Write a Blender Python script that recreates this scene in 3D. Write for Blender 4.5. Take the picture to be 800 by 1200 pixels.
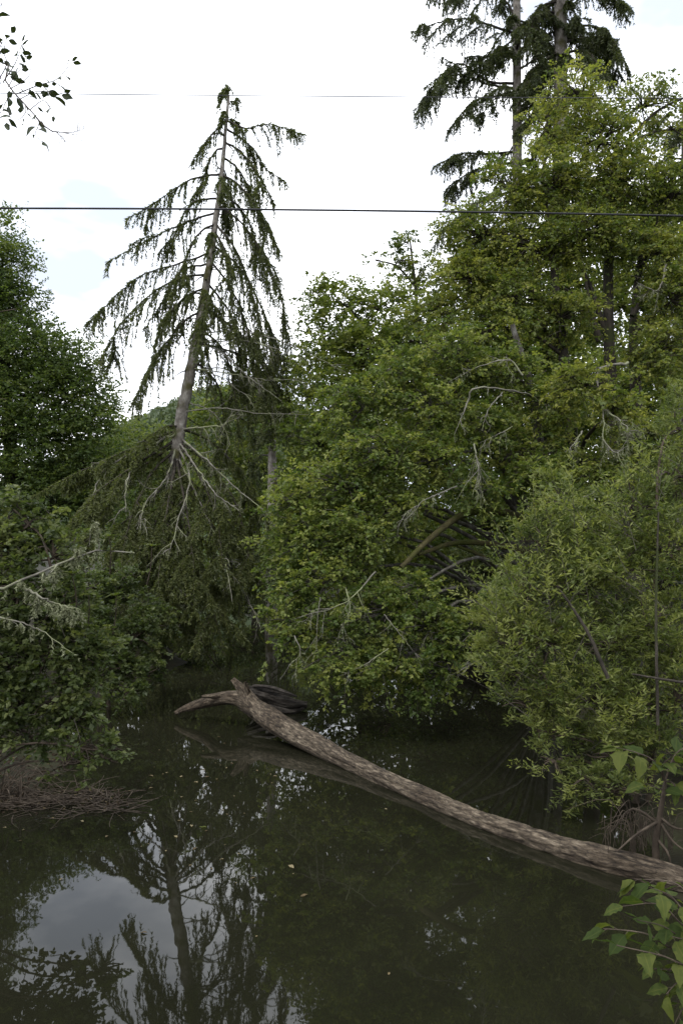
import bpy, math, random
import numpy as np
from mathutils import Matrix, Vector

# ------------------------------------------------------------------ camera, sky, sun, exposure
for o in list(bpy.data.objects): bpy.data.objects.remove(o)
SC = bpy.context.scene
COL = SC.collection
F, CH = 900.0, 3.6                       # focal length in photo pixels (800 wide), eye height above water
PITCH = math.atan(50 / F)
cam = bpy.data.objects.new('camera', bpy.data.cameras.new('camera')); COL.objects.link(cam)
cam.data.sensor_fit = 'VERTICAL'; cam.data.sensor_height = 36.0; cam.data.lens = 36.0 * F / 1200
cam.data.clip_end = 3000; cam.data.clip_start = 0.05
cam.location = (0, 0, CH); cam.rotation_euler = (math.pi / 2 + PITCH, 0, 0)
SC.camera = cam

SUN_EL, SUN_AZ = math.radians(58), math.radians(200)      # behind the camera, a little to the left
w = bpy.data.worlds.new('World'); SC.world = w; w.use_nodes = True
nt = w.node_tree; nt.nodes.clear()
N = nt.nodes.new; L = nt.links.new
wo = N('ShaderNodeOutputWorld'); mixs = N('ShaderNodeMixShader')
sky = N('ShaderNodeTexSky'); sky.sky_type = 'NISHITA'; sky.sun_disc = False
sky.sun_elevation = SUN_EL; sky.sun_rotation = SUN_AZ
b1 = N('ShaderNodeBackground'); b1.inputs[1].default_value = 0.1; L(sky.outputs[0], b1.inputs[0])
tc = N('ShaderNodeTexCoord'); mp = N('ShaderNodeMapping'); mp.inputs['Scale'].default_value = (1.0, 1.0, 2.2)
L(tc.outputs['Generated'], mp.inputs[0])
ns = N('ShaderNodeTexNoise'); ns.inputs['Scale'].default_value = 2.3; ns.inputs['Detail'].default_value = 5
ns.inputs['Roughness'].default_value = 0.55
L(mp.outputs[0], ns.inputs['Vector'])
cr = N('ShaderNodeValToRGB'); cr.color_ramp.elements[0].position = 0.40; cr.color_ramp.elements[1].position = 0.68
cr.color_ramp.elements[0].color = (0.33, 0.36, 0.42, 1); cr.color_ramp.elements[1].color = (1.05, 1.06, 1.08, 1)
L(ns.outputs[0], cr.inputs[0])
b2 = N('ShaderNodeBackground'); b2.inputs[1].default_value = 2.5; L(cr.outputs[0], b2.inputs[0])
mixs.inputs[0].default_value = 0.94
L(b1.outputs[0], mixs.inputs[1]); L(b2.outputs[0], mixs.inputs[2]); L(mixs.outputs[0], wo.inputs[0])

sl = bpy.data.lights.new('sun', 'SUN'); sun = bpy.data.objects.new('sun', sl); COL.objects.link(sun)
sl.energy = 1.5; sl.angle = math.radians(25); sl.color = (1.0, 0.96, 0.9)
sd = Vector((math.sin(SUN_AZ) * math.cos(SUN_EL), math.cos(SUN_AZ) * math.cos(SUN_EL), math.sin(SUN_EL)))
sun.rotation_euler = sd.to_track_quat('Z', 'Y').to_euler()
sun.location = (0, -5, 40)

SC.view_settings.view_transform = 'Standard'; SC.view_settings.look = 'None'
SC.view_settings.exposure = 0.22; SC.view_settings.gamma = 1.0
SC.render.engine = 'CYCLES'
cy = SC.cycles
cy.max_bounces = 7; cy.diffuse_bounces = 2; cy.glossy_bounces = 3; cy.transmission_bounces = 4; cy.transparent_max_bounces = 4
cy.caustics_reflective = False; cy.caustics_refractive = False
cy.use_denoising = True
cy.sample_clamp_indirect = 4.0

rng = np.random.default_rng(11)
random.seed(4)

# ------------------------------------------------------------------ helpers
def P(px, py, D):
    """world point whose ray goes through a photo pixel, at distance D along the creek"""
    u, v = (px - 400) / F, (600 - py) / F
    ca, sa = math.cos(PITCH), math.sin(PITCH)
    d = np.array([u, ca - v * sa, sa + v * ca])
    return np.array([0, 0, CH]) + d * (D / d[1])
def W(px_list): return np.array([P(*p) for p in px_list])
def norm(a): return a / np.maximum(np.linalg.norm(a, axis=-1, keepdims=True), 1e-9)
def spline(pts, n):
    """smooth curve through control points, n samples"""
    pts = np.asarray(pts, float); m = len(pts)
    if m == 2:
        t = np.linspace(0, 1, n)[:, None]; return pts[0] * (1 - t) + pts[1] * t
    e = np.vstack([2 * pts[0] - pts[1], pts, 2 * pts[-1] - pts[-2]])
    seg = np.linalg.norm(np.diff(pts, axis=0), axis=1); cum = np.r_[0, np.cumsum(seg)]
    s = np.linspace(0, cum[-1], n); i = np.clip(np.searchsorted(cum, s, 'right') - 1, 0, m - 2)
    t = ((s - cum[i]) / seg[i])[:, None]
    p0, p1, p2, p3 = e[i], e[i + 1], e[i + 2], e[i + 3]
    return 0.5 * (2 * p1 + (p2 - p0) * t + (2 * p0 - 5 * p1 + 4 * p2 - p3) * t ** 2 + (3 * p1 - p0 - 3 * p2 + p3) * t ** 3)
def rinterp(r, n): return np.interp(np.linspace(0, 1, n), np.linspace(0, 1, len(r)), r)

def tubes(Pts, R, sides):
    """many tubes at once: Pts (N,n,3), R (N,n) -> verts, tris"""
    Pts = np.asarray(Pts, float); R = np.asarray(R, float)
    Nn, n = Pts.shape[:2]
    T = norm(np.gradient(Pts, axis=1))
    avg = norm(Pts[:, -1] - Pts[:, 0])
    ref = np.where(np.abs(avg[:, 2:3]) > 0.7, np.array([[1.0, 0.13, 0]]), np.array([[0, 0.11, 1.0]]))
    U = norm(np.cross(T, ref[:, None, :])); V = np.cross(T, U)
    a = np.arange(sides) * 2 * math.pi / sides
    ring = U[:, :, None, :] * np.cos(a)[None, None, :, None] + V[:, :, None, :] * np.sin(a)[None, None, :, None]
    vv = (Pts[:, :, None, :] + ring * R[:, :, None, None]).reshape(-1, 3)
    k = np.arange(Nn)[:, None, None] * n * sides; i = np.arange(n - 1)[None, :, None] * sides; j = np.arange(sides)[None, None, :]
    j2 = (j + 1) % sides
    A = k + i + j; B = k + i + j2; C = k + i + sides + j2; D = k + i + sides + j
    tr = np.concatenate([np.stack([A, B, C], -1).reshape(-1, 3), np.stack([A, C, D], -1).reshape(-1, 3)])
    return vv, tr
class Buf:
    def __init__(s): s.v, s.t, s.c, s.n = [], [], [], 0
    def add(s, v, t, tint=None):
        v = np.asarray(v, float); t = np.asarray(t)
        s.v.append(v); s.t.append(t + s.n); s.n += len(v)
        s.c.append(np.full(len(t), 0.5) if tint is None else np.broadcast_to(np.asarray(tint, float), (len(t),)))
    def tube(s, pts, r, n=10, sides=7, wob=0.0):
        c = spline(pts, n); rr = rinterp(r, n)
        if wob: c = c + rng.normal(0, 1, c.shape) * rr[:, None] * wob
        v, t = tubes(c[None], rr[None], sides); s.add(v, t)
    def mesh(s, name, mat, smooth=True):
        V = np.concatenate(s.v); T = np.concatenate(s.t); C = np.concatenate(s.c)
        me = bpy.data.meshes.new(name)
        me.vertices.add(len(V)); me.vertices.foreach_set('co', V.astype(np.float32).ravel())
        me.loops.add(len(T) * 3); me.loops.foreach_set('vertex_index', T.astype(np.int32).ravel())
        me.polygons.add(len(T)); me.polygons.foreach_set('loop_start', np.arange(0, 3 * len(T), 3, dtype=np.int32))
        me.polygons.foreach_set('use_smooth', np.full(len(T), smooth))
        at = me.attributes.new('tint', 'FLOAT', 'FACE'); at.data.foreach_set('value', C.astype(np.float32))
        me.update(calc_edges=True)
        me.materials.append(mat)
        return me
    def build(s, name, mat, parent=None, smooth=True, kind=None):
        o = bpy.data.objects.new(name, s.mesh(name, mat, smooth)); COL.objects.link(o)
        if parent: child(o, parent)
        if kind: o['kind'] = kind
        return o
def child(o, parent):
    o.parent = parent
    base = parent
    off = Vector((0, 0, 0))
    while base is not None:
        off += base.location; base = base.parent
    o.location = o.location - off if o.location.length > 0 else -off
def tag(o, label, cat, group=None):
    o['label'] = label; o['category'] = cat
    if group: o['group'] = group
    return o
def thing(name, label, cat, base, group=None):
    o = bpy.data.objects.new(name, None); COL.objects.link(o); o.location = Vector(base); o.empty_display_size = 0.2
    return tag(o, label, cat, group)
def unit(n): return norm(rng.normal(0, 1, (n, 3)))

# ------------------------------------------------------------------ materials
def newmat(name):
    m = bpy.data.materials.new(name); m.use_nodes = True
    t = m.node_tree; t.nodes.clear()
    out = t.nodes.new('ShaderNodeOutputMaterial')
    return m, t, t.nodes.new, t.links.new, out
def leaf_mat(name, c0, c1, c2, trans=0.35, rough=0.5, tcol=2.0, spec=0.3):
    m, t, n, l, out = newmat(name)
    at = n('ShaderNodeAttribute'); at.attribute_name = 'tint'
    r = n('ShaderNodeValToRGB'); e = r.color_ramp.elements
    e[0].position = 0.0; e[0].color = (*c0, 1); e[1].position = 1.0; e[1].color = (*c2, 1)
    k = e.new(0.5); k.color = (*c1, 1)
    l(at.outputs['Fac'], r.inputs[0])
    p = n('ShaderNodeBsdfPrincipled'); p.inputs['Roughness'].default_value = rough
    p.inputs['Specular IOR Level'].default_value = spec
    l(r.outputs[0], p.inputs['Base Color'])
    tr = n('ShaderNodeBsdfTranslucent')
    mul = n('ShaderNodeMix'); mul.data_type = 'RGBA'; mul.blend_type = 'MULTIPLY'; mul.inputs[0].default_value = 1
    mul.inputs[7].default_value = (tcol * 1.0, tcol * 1.05, tcol * 0.55, 1)
    l(r.outputs[0], mul.inputs[6]); l(mul.outputs[2], tr.inputs[0])
    mx = n('ShaderNodeMixShader'); mx.inputs[0].default_value = trans
    l(p.outputs[0], mx.inputs[1]); l(tr.outputs[0], mx.inputs[2]); l(mx.outputs[0], out.inputs[0])
    return m
def noise_mat(name, cols, scale=(6, 6, 2), detail=6, rough=0.85, bump=0.5, bscale=18, spec=0.2, coord='Object', moss=None, mossamt=0.5):
    m, t, n, l, out = newmat(name)
    c = n('ShaderNodeTexCoord'); mpn = n('ShaderNodeMapping'); mpn.inputs['Scale'].default_value = scale
    l(c.outputs[coord], mpn.inputs[0])
    a = n('ShaderNodeTexNoise'); a.inputs['Scale'].default_value = 1.0; a.inputs['Detail'].default_value = detail; a.inputs['Roughness'].default_value = 0.65
    l(mpn.outputs[0], a.inputs['Vector'])
    r = n('ShaderNodeValToRGB'); e = r.color_ramp.elements
    e[0].position = 0.3; e[0].color = (*cols[0], 1); e[1].position = 0.72; e[1].color = (*cols[-1], 1)
    for i, q in enumerate(cols[1:-1]):
        k = e.new(0.3 + 0.42 * (i + 1) / (len(cols) - 1)); k.color = (*q, 1)
    l(a.outputs[0], r.inputs[0])
    col = r.outputs[0]
    if moss:
        g = n('ShaderNodeTexNoise'); g.inputs['Scale'].default_value = 1.7; g.inputs['Detail'].default_value = 5
        l(c.outputs[coord], g.inputs['Vector'])
        gr = n('ShaderNodeMapRange'); gr.inputs[1].default_value = 0.62 - 0.2 * mossamt; gr.inputs[2].default_value = 0.72 - 0.2 * mossamt
        l(g.outputs[0], gr.inputs[0])
        mx = n('ShaderNodeMix'); mx.data_type = 'RGBA'; mx.inputs[7].default_value = (*moss, 1)
        l(gr.outputs[0], mx.inputs[0]); l(col, mx.inputs[6]); col = mx.outputs[2]
    p = n('ShaderNodeBsdfPrincipled'); p.inputs['Roughness'].default_value = rough; p.inputs['Specular IOR Level'].default_value = spec
    l(col, p.inputs['Base Color'])
    b = n('ShaderNodeTexNoise'); b.inputs['Scale'].default_value = bscale; b.inputs['Detail'].default_value = 4
    l(mpn.outputs[0], b.inputs['Vector'])
    bm = n('ShaderNodeBump'); bm.inputs['Strength'].default_value = bump; bm.inputs['Distance'].default_value = 0.03
    l(b.outputs[0], bm.inputs['Height']); l(bm.outputs[0], p.inputs['Normal'])
    l(p.outputs[0], out.inputs[0])
    return m
M = {}
M['alder'] = leaf_mat('alder_leaf', (0.051, 0.080, 0.018), (0.106, 0.139, 0.032), (0.206, 0.222, 0.055), trans=0.38)
M['alder_top'] = leaf_mat('alder_leaf_yellowish', (0.058, 0.085, 0.018), (0.117, 0.144, 0.032), (0.225, 0.229, 0.055), trans=0.38)
M['alder_back'] = leaf_mat('alder_leaf_dark', (0.052, 0.080, 0.019), (0.094, 0.124, 0.028), (0.164, 0.180, 0.045), trans=0.40)
M['left_leaf'] = leaf_mat('left_tree_leaf', (0.040, 0.064, 0.018), (0.068, 0.096, 0.025), (0.112, 0.134, 0.036), trans=0.42)
M['willow'] = leaf_mat('willow_leaf', (0.059, 0.082, 0.022), (0.105, 0.130, 0.035), (0.185, 0.201, 0.058), rough=0.5, trans=0.36)
M['bush'] = leaf_mat('bush_leaf', (0.044, 0.062, 0.020), (0.074, 0.096, 0.032), (0.125, 0.142, 0.050), rough=0.42, trans=0.4)
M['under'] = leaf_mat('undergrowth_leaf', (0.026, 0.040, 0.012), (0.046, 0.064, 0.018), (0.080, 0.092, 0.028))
M['needle'] = leaf_mat('spruce_needle', (0.044, 0.056, 0.020), (0.074, 0.088, 0.030), (0.124, 0.134, 0.048), trans=0.35)
M['needle2'] = leaf_mat('fir_needle', (0.032, 0.044, 0.017), (0.054, 0.068, 0.024), (0.092, 0.100, 0.036), trans=0.25)
M['lichen'] = leaf_mat('lichen', (0.12, 0.13, 0.07), (0.19, 0.205, 0.115), (0.30, 0.31, 0.19), trans=0.2, tcol=1.0)
M['sprig'] = leaf_mat('broad_leaf', (0.026, 0.042, 0.010), (0.040, 0.060, 0.014), (0.088, 0.102, 0.024), rough=0.65, spec=0.12)
M['silleaf'] = leaf_mat('overhang_leaf_silhouette', (0.020, 0.030, 0.010), (0.032, 0.045, 0.014), (0.05, 0.066, 0.02), trans=0.15)  # backlit silhouette against the sky put into the leaf colour, darker and less translucent
M['bark'] = noise_mat('alder_bark', [(0.035, 0.030, 0.024), (0.085, 0.078, 0.065), (0.19, 0.185, 0.165)], (9, 9, 4), moss=(0.050, 0.058, 0.018), mossamt=0.35)
M['darkbark'] = noise_mat('dark_bark', [(0.022, 0.019, 0.015), (0.045, 0.038, 0.030), (0.085, 0.075, 0.06)], (8, 8, 3), moss=(0.035, 0.042, 0.014), mossamt=0.4)
M['mossbark'] = noise_mat('mossy_bark', [(0.04, 0.034, 0.018), (0.07, 0.062, 0.026), (0.12, 0.105, 0.05)], (8, 8, 5), moss=(0.06, 0.068, 0.015), mossamt=0.7)
M['sprucebark'] = noise_mat('spruce_bark', [(0.09, 0.078, 0.066), (0.21, 0.19, 0.165), (0.40, 0.38, 0.34)], (6, 6, 4), bump=1.0, bscale=7, moss=(0.085, 0.080, 0.034), mossamt=0.45)
M['twig'] = noise_mat('twig', [(0.05, 0.042, 0.034), (0.10, 0.09, 0.075)], (5, 5, 5), bump=0.0)
M['deadtwig'] = noise_mat('dead_twig', [(0.085, 0.078, 0.062), (0.16, 0.15, 0.125), (0.29, 0.28, 0.235)], (6, 6, 6), bump=0.3, moss=(0.22, 0.235, 0.13), mossamt=0.5)
M['browntwig'] = noise_mat('brown_twig', [(0.030, 0.023, 0.017), (0.066, 0.051, 0.038), (0.14, 0.112, 0.082)], (6, 6, 6), bump=0.2)
M['soil'] = noise_mat('bank_soil', [(0.010, 0.008, 0.005), (0.020, 0.018, 0.009), (0.028, 0.034, 0.012)], (1.3, 1.3, 1.3), bump=0.8, bscale=9)
M['hill'] = noise_mat('hill_green', [(0.03, 0.045, 0.02), (0.055, 0.075, 0.035)], (0.05, 0.05, 0.05), bump=0.6, bscale=4)
M['hilltree'] = leaf_mat('hill_tree', (0.045, 0.065, 0.035), (0.070, 0.095, 0.048), (0.110, 0.135, 0.060), trans=0.2)
M['cable'] = noise_mat('cable_rubber', [(0.02, 0.02, 0.022), (0.035, 0.035, 0.04)], (3, 3, 3), bump=0, rough=0.5)
M['wire'] = noise_mat('wire_metal', [(0.04, 0.04, 0.045), (0.07, 0.07, 0.075)], (3, 3, 3), bump=0, rough=0.45)
M['floatleaf'] = leaf_mat('fallen_leaf', (0.024, 0.016, 0.009), (0.12, 0.092, 0.048), (0.26, 0.22, 0.13), trans=0.1, spec=0.1, rough=0.8)

def water_mat():
    m, t, n, l, out = newmat('creek_water')
    c = n('ShaderNodeTexCoord')
    a = n('ShaderNodeTexNoise'); a.inputs['Scale'].default_value = 0.35; a.inputs['Detail'].default_value = 5
    l(c.outputs['Object'], a.inputs['Vector'])
    r = n('ShaderNodeValToRGB'); e = r.color_ramp.elements
    e[0].position = 0.3; e[0].color = (0.0084, 0.0086, 0.0050, 1); e[1].position = 0.7; e[1].color = (0.0145, 0.0146, 0.0084, 1)
    l(a.outputs[0], r.inputs[0])
    p = n('ShaderNodeBsdfPrincipled'); l(r.outputs[0], p.inputs['Base Color'])
    p.inputs['Roughness'].default_value = 0.015; p.inputs['IOR'].default_value = 1.40
    mp_ = n('ShaderNodeMapping'); mp_.inputs['Scale'].default_value = (1.6, 0.9, 1); l(c.outputs['Object'], mp_.inputs[0])
    b = n('ShaderNodeTexNoise'); b.inputs['Scale'].default_value = 1.3; b.inputs['Detail'].default_value = 3
    l(mp_.outputs[0], b.inputs['Vector'])
    bm = n('ShaderNodeBump'); bm.inputs['Strength'].default_value = 0.014; bm.inputs['Distance'].default_value = 0.1
    l(b.outputs[0], bm.inputs['Height']); l(bm.outputs[0], p.inputs['Normal'])
    l(p.outputs[0], out.inputs[0])
    return m
M['water'] = water_mat()

def log_mat():
    m, t, n, l, out = newmat('weathered_log')
    at = n('ShaderNodeAttribute'); at.attribute_name = 'barkco'
    mp_ = n('ShaderNodeMapping'); mp_.inputs['Scale'].default_value = (1.7, 8, 8); l(at.outputs['Vector'], mp_.inputs[0])
    a = n('ShaderNodeTexNoise'); a.inputs['Scale'].default_value = 3.0; a.inputs['Detail'].default_value = 9; a.inputs['Roughness'].default_value = 0.72
    l(mp_.outputs[0], a.inputs['Vector'])
    r = n('ShaderNodeValToRGB'); e = r.color_ramp.elements
    e[0].position = 0.36; e[0].color = (0.018, 0.013, 0.009, 1); e[1].position = 0.68; e[1].color = (0.36, 0.30, 0.22, 1)
    k = e.new(0.52); k.color = (0.128, 0.101, 0.071, 1)
    l(a.outputs[0], r.inputs[0])
    g = n('ShaderNodeTexNoise'); g.inputs['Scale'].default_value = 0.9; g.inputs['Detail'].default_value = 6
    l(at.outputs['Vector'], g.inputs['Vector'])
    gr = n('ShaderNodeMapRange'); gr.inputs[1].default_value = 0.42; gr.inputs[2].default_value = 0.62; l(g.outputs[0], gr.inputs[0])
    mx = n('ShaderNodeMix'); mx.data_type = 'RGBA'; mx.blend_type = 'MULTIPLY'; mx.inputs[7].default_value = (0.55, 0.52, 0.50, 1)
    l(gr.outputs[0], mx.inputs[0]); l(r.outputs[0], mx.inputs[6])
    p = n('ShaderNodeBsdfPrincipled'); p.inputs['Roughness'].default_value = 0.8; p.inputs['Specular IOR Level'].default_value = 0.25
    l(mx.outputs[2], p.inputs['Base Color'])
    wv = n('ShaderNodeVectorMath'); wv.operation = 'MULTIPLY_ADD'; wv.inputs[1].default_value = (0.5, 0.5, 0.5)
    v = n('ShaderNodeTexVoronoi'); v.feature = 'DISTANCE_TO_EDGE'; v.inputs['Scale'].default_value = 2.4
    l(a.outputs['Color'], wv.inputs[0]); l(mp_.outputs[0], wv.inputs[2]); l(wv.outputs[0], v.inputs['Vector'])
    vr = n('ShaderNodeMapRange'); vr.inputs[1].default_value = 0.0; vr.inputs[2].default_value = 0.09; vr.inputs[3].default_value = 0.30; vr.inputs[4].default_value = 1.0
    l(v.outputs['Distance'], vr.inputs[0])
    m3 = n('ShaderNodeMix'); m3.data_type = 'RGBA'; m3.blend_type = 'MULTIPLY'; m3.inputs[0].default_value = 0.75
    l(mx.outputs[2], m3.inputs[6]); l(vr.outputs[0], m3.inputs[7]); l(m3.outputs[2], p.inputs['Base Color'])
    ad = n('ShaderNodeMath'); ad.operation = 'MULTIPLY_ADD'; ad.inputs[1].default_value = 0.35; l(v.outputs['Distance'], ad.inputs[0]); l(a.outputs[0], ad.inputs[2])
    bm = n('ShaderNodeBump'); bm.inputs['Strength'].default_value = 0.9; bm.inputs['Distance'].default_value = 0.05
    l(ad.outputs[0], bm.inputs['Height']); l(bm.outputs[0], p.inputs['Normal'])
    l(p.outputs[0], out.inputs[0])
    return m
M['log'] = log_mat()
M['darklog'] = noise_mat('dark_wet_log', [(0.010, 0.008, 0.007), (0.030, 0.025, 0.020), (0.10, 0.088, 0.075)], (4, 14, 14), bump=1.0, bscale=3, rough=0.6)

# ------------------------------------------------------------------ setting: ground, water, hill
_bl = np.array([(-40, -9), (0, -6.5), (6, -5.4), (9, -4.7), (10.5, -4.5), (12, -4.5), (13.5, -4.9), (15, -5.4), (17, -6.0), (23, -5.9), (27, -5.5), (32, -6.7), (40, -8.5), (55, -14), (80, -26), (600, -200)], float)
_br = np.array([(-40, 5), (0, 3.0), (3.5, 2.5), (6, 3.3), (8, 3.7), (10, 3.9), (12, 4.15), (14, 5.1), (18, 5.0), (22, 4.2), (28, 1.5), (34, -1.6), (42, -3.8), (55, -8), (80, -20), (600, -190)], float)
def sm(a, b, x): t = np.clip((x - a) / (b - a), 0, 1); return t * t * (3 - 2 * t)
def ground_h(x, y):
    xl = np.interp(y, _bl[:, 0], _bl[:, 1]); xr = np.interp(y, _br[:, 0], _br[:, 1])
    wob = 0.35 * np.sin(y * 1.1 + x * 0.3) + 0.2 * np.sin(y * 2.7 + 1)
    d = np.maximum(xl + wob - x, x - (xr + wob * 0.6))          # >0 on the banks
    up = 0.75 * sm(0, 1.6, d) + 1.6 * sm(1.5, 14, d) + 0.045 * np.maximum(d - 10, 0)
    bump = (0.12 * np.sin(x * 1.9 + 0.7 * y) + 0.1 * np.sin(2.3 * y - x) + 0.06 * np.sin(5 * x + 3 * y)) * sm(0.2, 2, d)
    return np.where(d > 0, up + bump, -0.9 * sm(0, 1.2, -d))
def gz(p): p = np.array(p); p[2] = ground_h(p[0], p[1]) - 0.1; return p
gx = np.unique(np.r_[np.linspace(-700, -40, 34), np.linspace(-40, -14, 20), np.linspace(-14, 14, 80), np.linspace(14, 40, 20), np.linspace(40, 700, 34)])
gy = np.unique(np.r_[np.linspace(-200, -6, 30), np.linspace(-6, 45, 125), np.linspace(45, 110, 50), np.linspace(110, 1400, 40)])
def grid_buf(gx, gy, h):
    X, Y = np.meshgrid(gx, gy); Z = h(X, Y)
    V = np.stack([X, Y, Z], -1).reshape(-1, 3); nx = len(gx)
    i = (np.arange(len(gy) - 1)[:, None] * nx + np.arange(nx - 1)[None]).ravel()
    T = np.concatenate([np.stack([i, i + 1, i + nx + 1], -1), np.stack([i, i + nx + 1, i + nx], -1)])
    b = Buf(); b.add(V, T); return b
g = grid_buf(gx, gy, ground_h).build('ground', M['soil'], kind='structure')
g = grid_buf(np.linspace(-60, 30, 4), np.linspace(-40, 90, 4), lambda x, y: x * 0).build('creek_water', M['water'], kind='structure')
def hill_h(x, y):
    c = 86 * np.exp(-((x + 62) / 95) ** 2 - ((y - 420) / 110) ** 2) + 45 * np.exp(-((x - 220) / 160) ** 2 - ((y - 480) / 120) ** 2) + 50 * np.exp(-((x + 330) / 150) ** 2 - ((y - 450) / 130) ** 2)
    return c + 3 * np.sin(x * 0.05) * np.sin(y * 0.06) - 2
grid_buf(np.linspace(-600, 600, 90), np.linspace(160, 800, 50), hill_h).build('hill', M['hill'], kind='structure')
# far wood on the hillside: reads as one mass
n = 3600
hx = rng.uniform(-190, 0, n); hy = rng.uniform(300, 430, n); hz = hill_h(hx, hy)
b = Buf()
kk = 18
tp = unit(n * kk).reshape(n, kk, 3); 
hs = rng.uniform(2.5, 5.0, n)
cen = np.stack([hx, hy, hz + hs * 0.9], -1)
off = tp * np.stack([hs * .6, hs * .6, hs], -1)[:, None, :]
c0 = cen[:, None, :] + off
a1 = unit(n * kk).reshape(n, kk, 3) * 1.3; a2 = unit(n * kk).reshape(n, kk, 3) * 1.3
V = np.stack([c0 - a1, c0 + a1, c0 + a2], 2).reshape(-1, 3)
b.add(V, np.arange(len(V)).reshape(-1, 3), np.repeat(np.clip(rng.normal(0.5, 0.28, n), 0, 1), kk))
o = b.build('far_wood', M['hilltree'], kind='stuff'); tag(o, 'distant green wood covering the low hill behind the spruce', 'woodland')

# ------------------------------------------------------------------ foliage generators
def leaf_verts(pos, axis, nrm, ln, wd):
    """folded rhombic leaves, two triangles each"""
    side = norm(np.cross(axis, nrm)); nn = np.cross(side, axis)
    A = pos; C = pos + axis * ln[:, None]
    mid = pos + axis * (ln * 0.45)[:, None]
    Bv = mid + side * (wd * 0.5)[:, None] + nn * (wd * 0.12)[:, None]
    Dv = mid - side * (wd * 0.5)[:, None] + nn * (wd * 0.12)[:, None]
    V = np.stack([A, Bv, C, Dv], 1).reshape(-1, 3)
    k = np.arange(len(pos))[:, None] * 4
    T = np.concatenate([k + np.array([[0, 1, 2]]), k + np.array([[0, 2, 3]])], 1).reshape(-1, 3)
    return V, T
def sprays(start, d, Ln, leaf, lw, crown, twigs, nt=5, nl=5, droop=0.25, spread=0.8, tint=0.5, tvar=0.27, flat=0.5, upright=0.0, twr=0.006, seg=3):
    """leafy shoots: start (N,3), direction d (N,3), length Ln (N)"""
    n = len(start)
    if n == 0: return
    up = np.array([0, 0, 1.0])
    g = rng.uniform(0.5, 1.4, n)[:, None] * droop
    ts = np.linspace(0, 1, seg)[None, :, None]
    ax = start[:, None, :] + d[:, None, :] * Ln[:, None, None] * ts - up * (g * Ln[:, None])[:, None, :] * ts ** 2
    if seg > 2:
        v, t = tubes(ax, np.broadcast_to(np.linspace(twr, twr * 0.3, seg), (n, seg)), 3); twigs.add(v, t)
    tj = np.linspace(0.22, 0.97, nt) ; tj = np.clip(tj[None] + rng.normal(0, 0.06, (n, nt)), 0.1, 1)[..., None]
    base = start[:, None, :] + d[:, None, :] * Ln[:, None, None] * tj - up * (g * Ln[:, None])[:, None, :] * tj ** 2
    tang = norm(d[:, None, :] - 2 * g[:, :, None] * tj * up)
    w = norm(np.cross(d, up) + rng.normal(0, 0.35, (n, 3)))[:, None, :]
    sgn = np.where((np.arange(nt)[None, :] + rng.integers(0, 2, n)[:, None]) % 2 == 0, 1.0, -1.0)[..., None]
    td = norm(tang * 0.75 + w * sgn * spread + rng.normal(0, 0.22, (n, nt, 3)) + up * upright)
    tl = (Ln[:, None] * 0.5 * (1.05 - 0.6 * tj[..., 0]) * rng.uniform(0.7, 1.3, (n, nt)))[..., None]
    li = ((np.arange(nl) + 0.6) / nl)[None, None, :, None]
    pos = base[:, :, None, :] + td[:, :, None, :] * tl[:, :, None, :] * li - up * 0.25 * droop * tl[:, :, None, :] * li ** 2
    pos = pos + rng.normal(0, 0.012, pos.shape)
    s2 = np.where(np.arange(nl) % 2 == 0, 1.0, -1.0)[None, None, :, None]
    w2 = norm(np.cross(td, up) + 1e-3)[:, :, None, :]
    la = norm(td[:, :, None, :] * 0.7 + w2 * s2 * 0.75 + rng.normal(0, 0.35, pos.shape) - up * 0.18 + up * upright)
    ln_ = norm(up * flat + rng.normal(0, 0.55, pos.shape))
    m = n * nt * nl
    sz = leaf * rng.uniform(0.5, 1.3, m)
    tn = np.clip((tint + rng.normal(0, tvar, n))[:, None] + rng.normal(0, 0.16, (n, nt * nl)), 0, 1).ravel()
    V, T = leaf_verts(pos.reshape(-1, 3), la.reshape(-1, 3), ln_.reshape(-1, 3), sz, sz * lw)
    crown.add(V, T, np.repeat(tn, 2))
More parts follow.
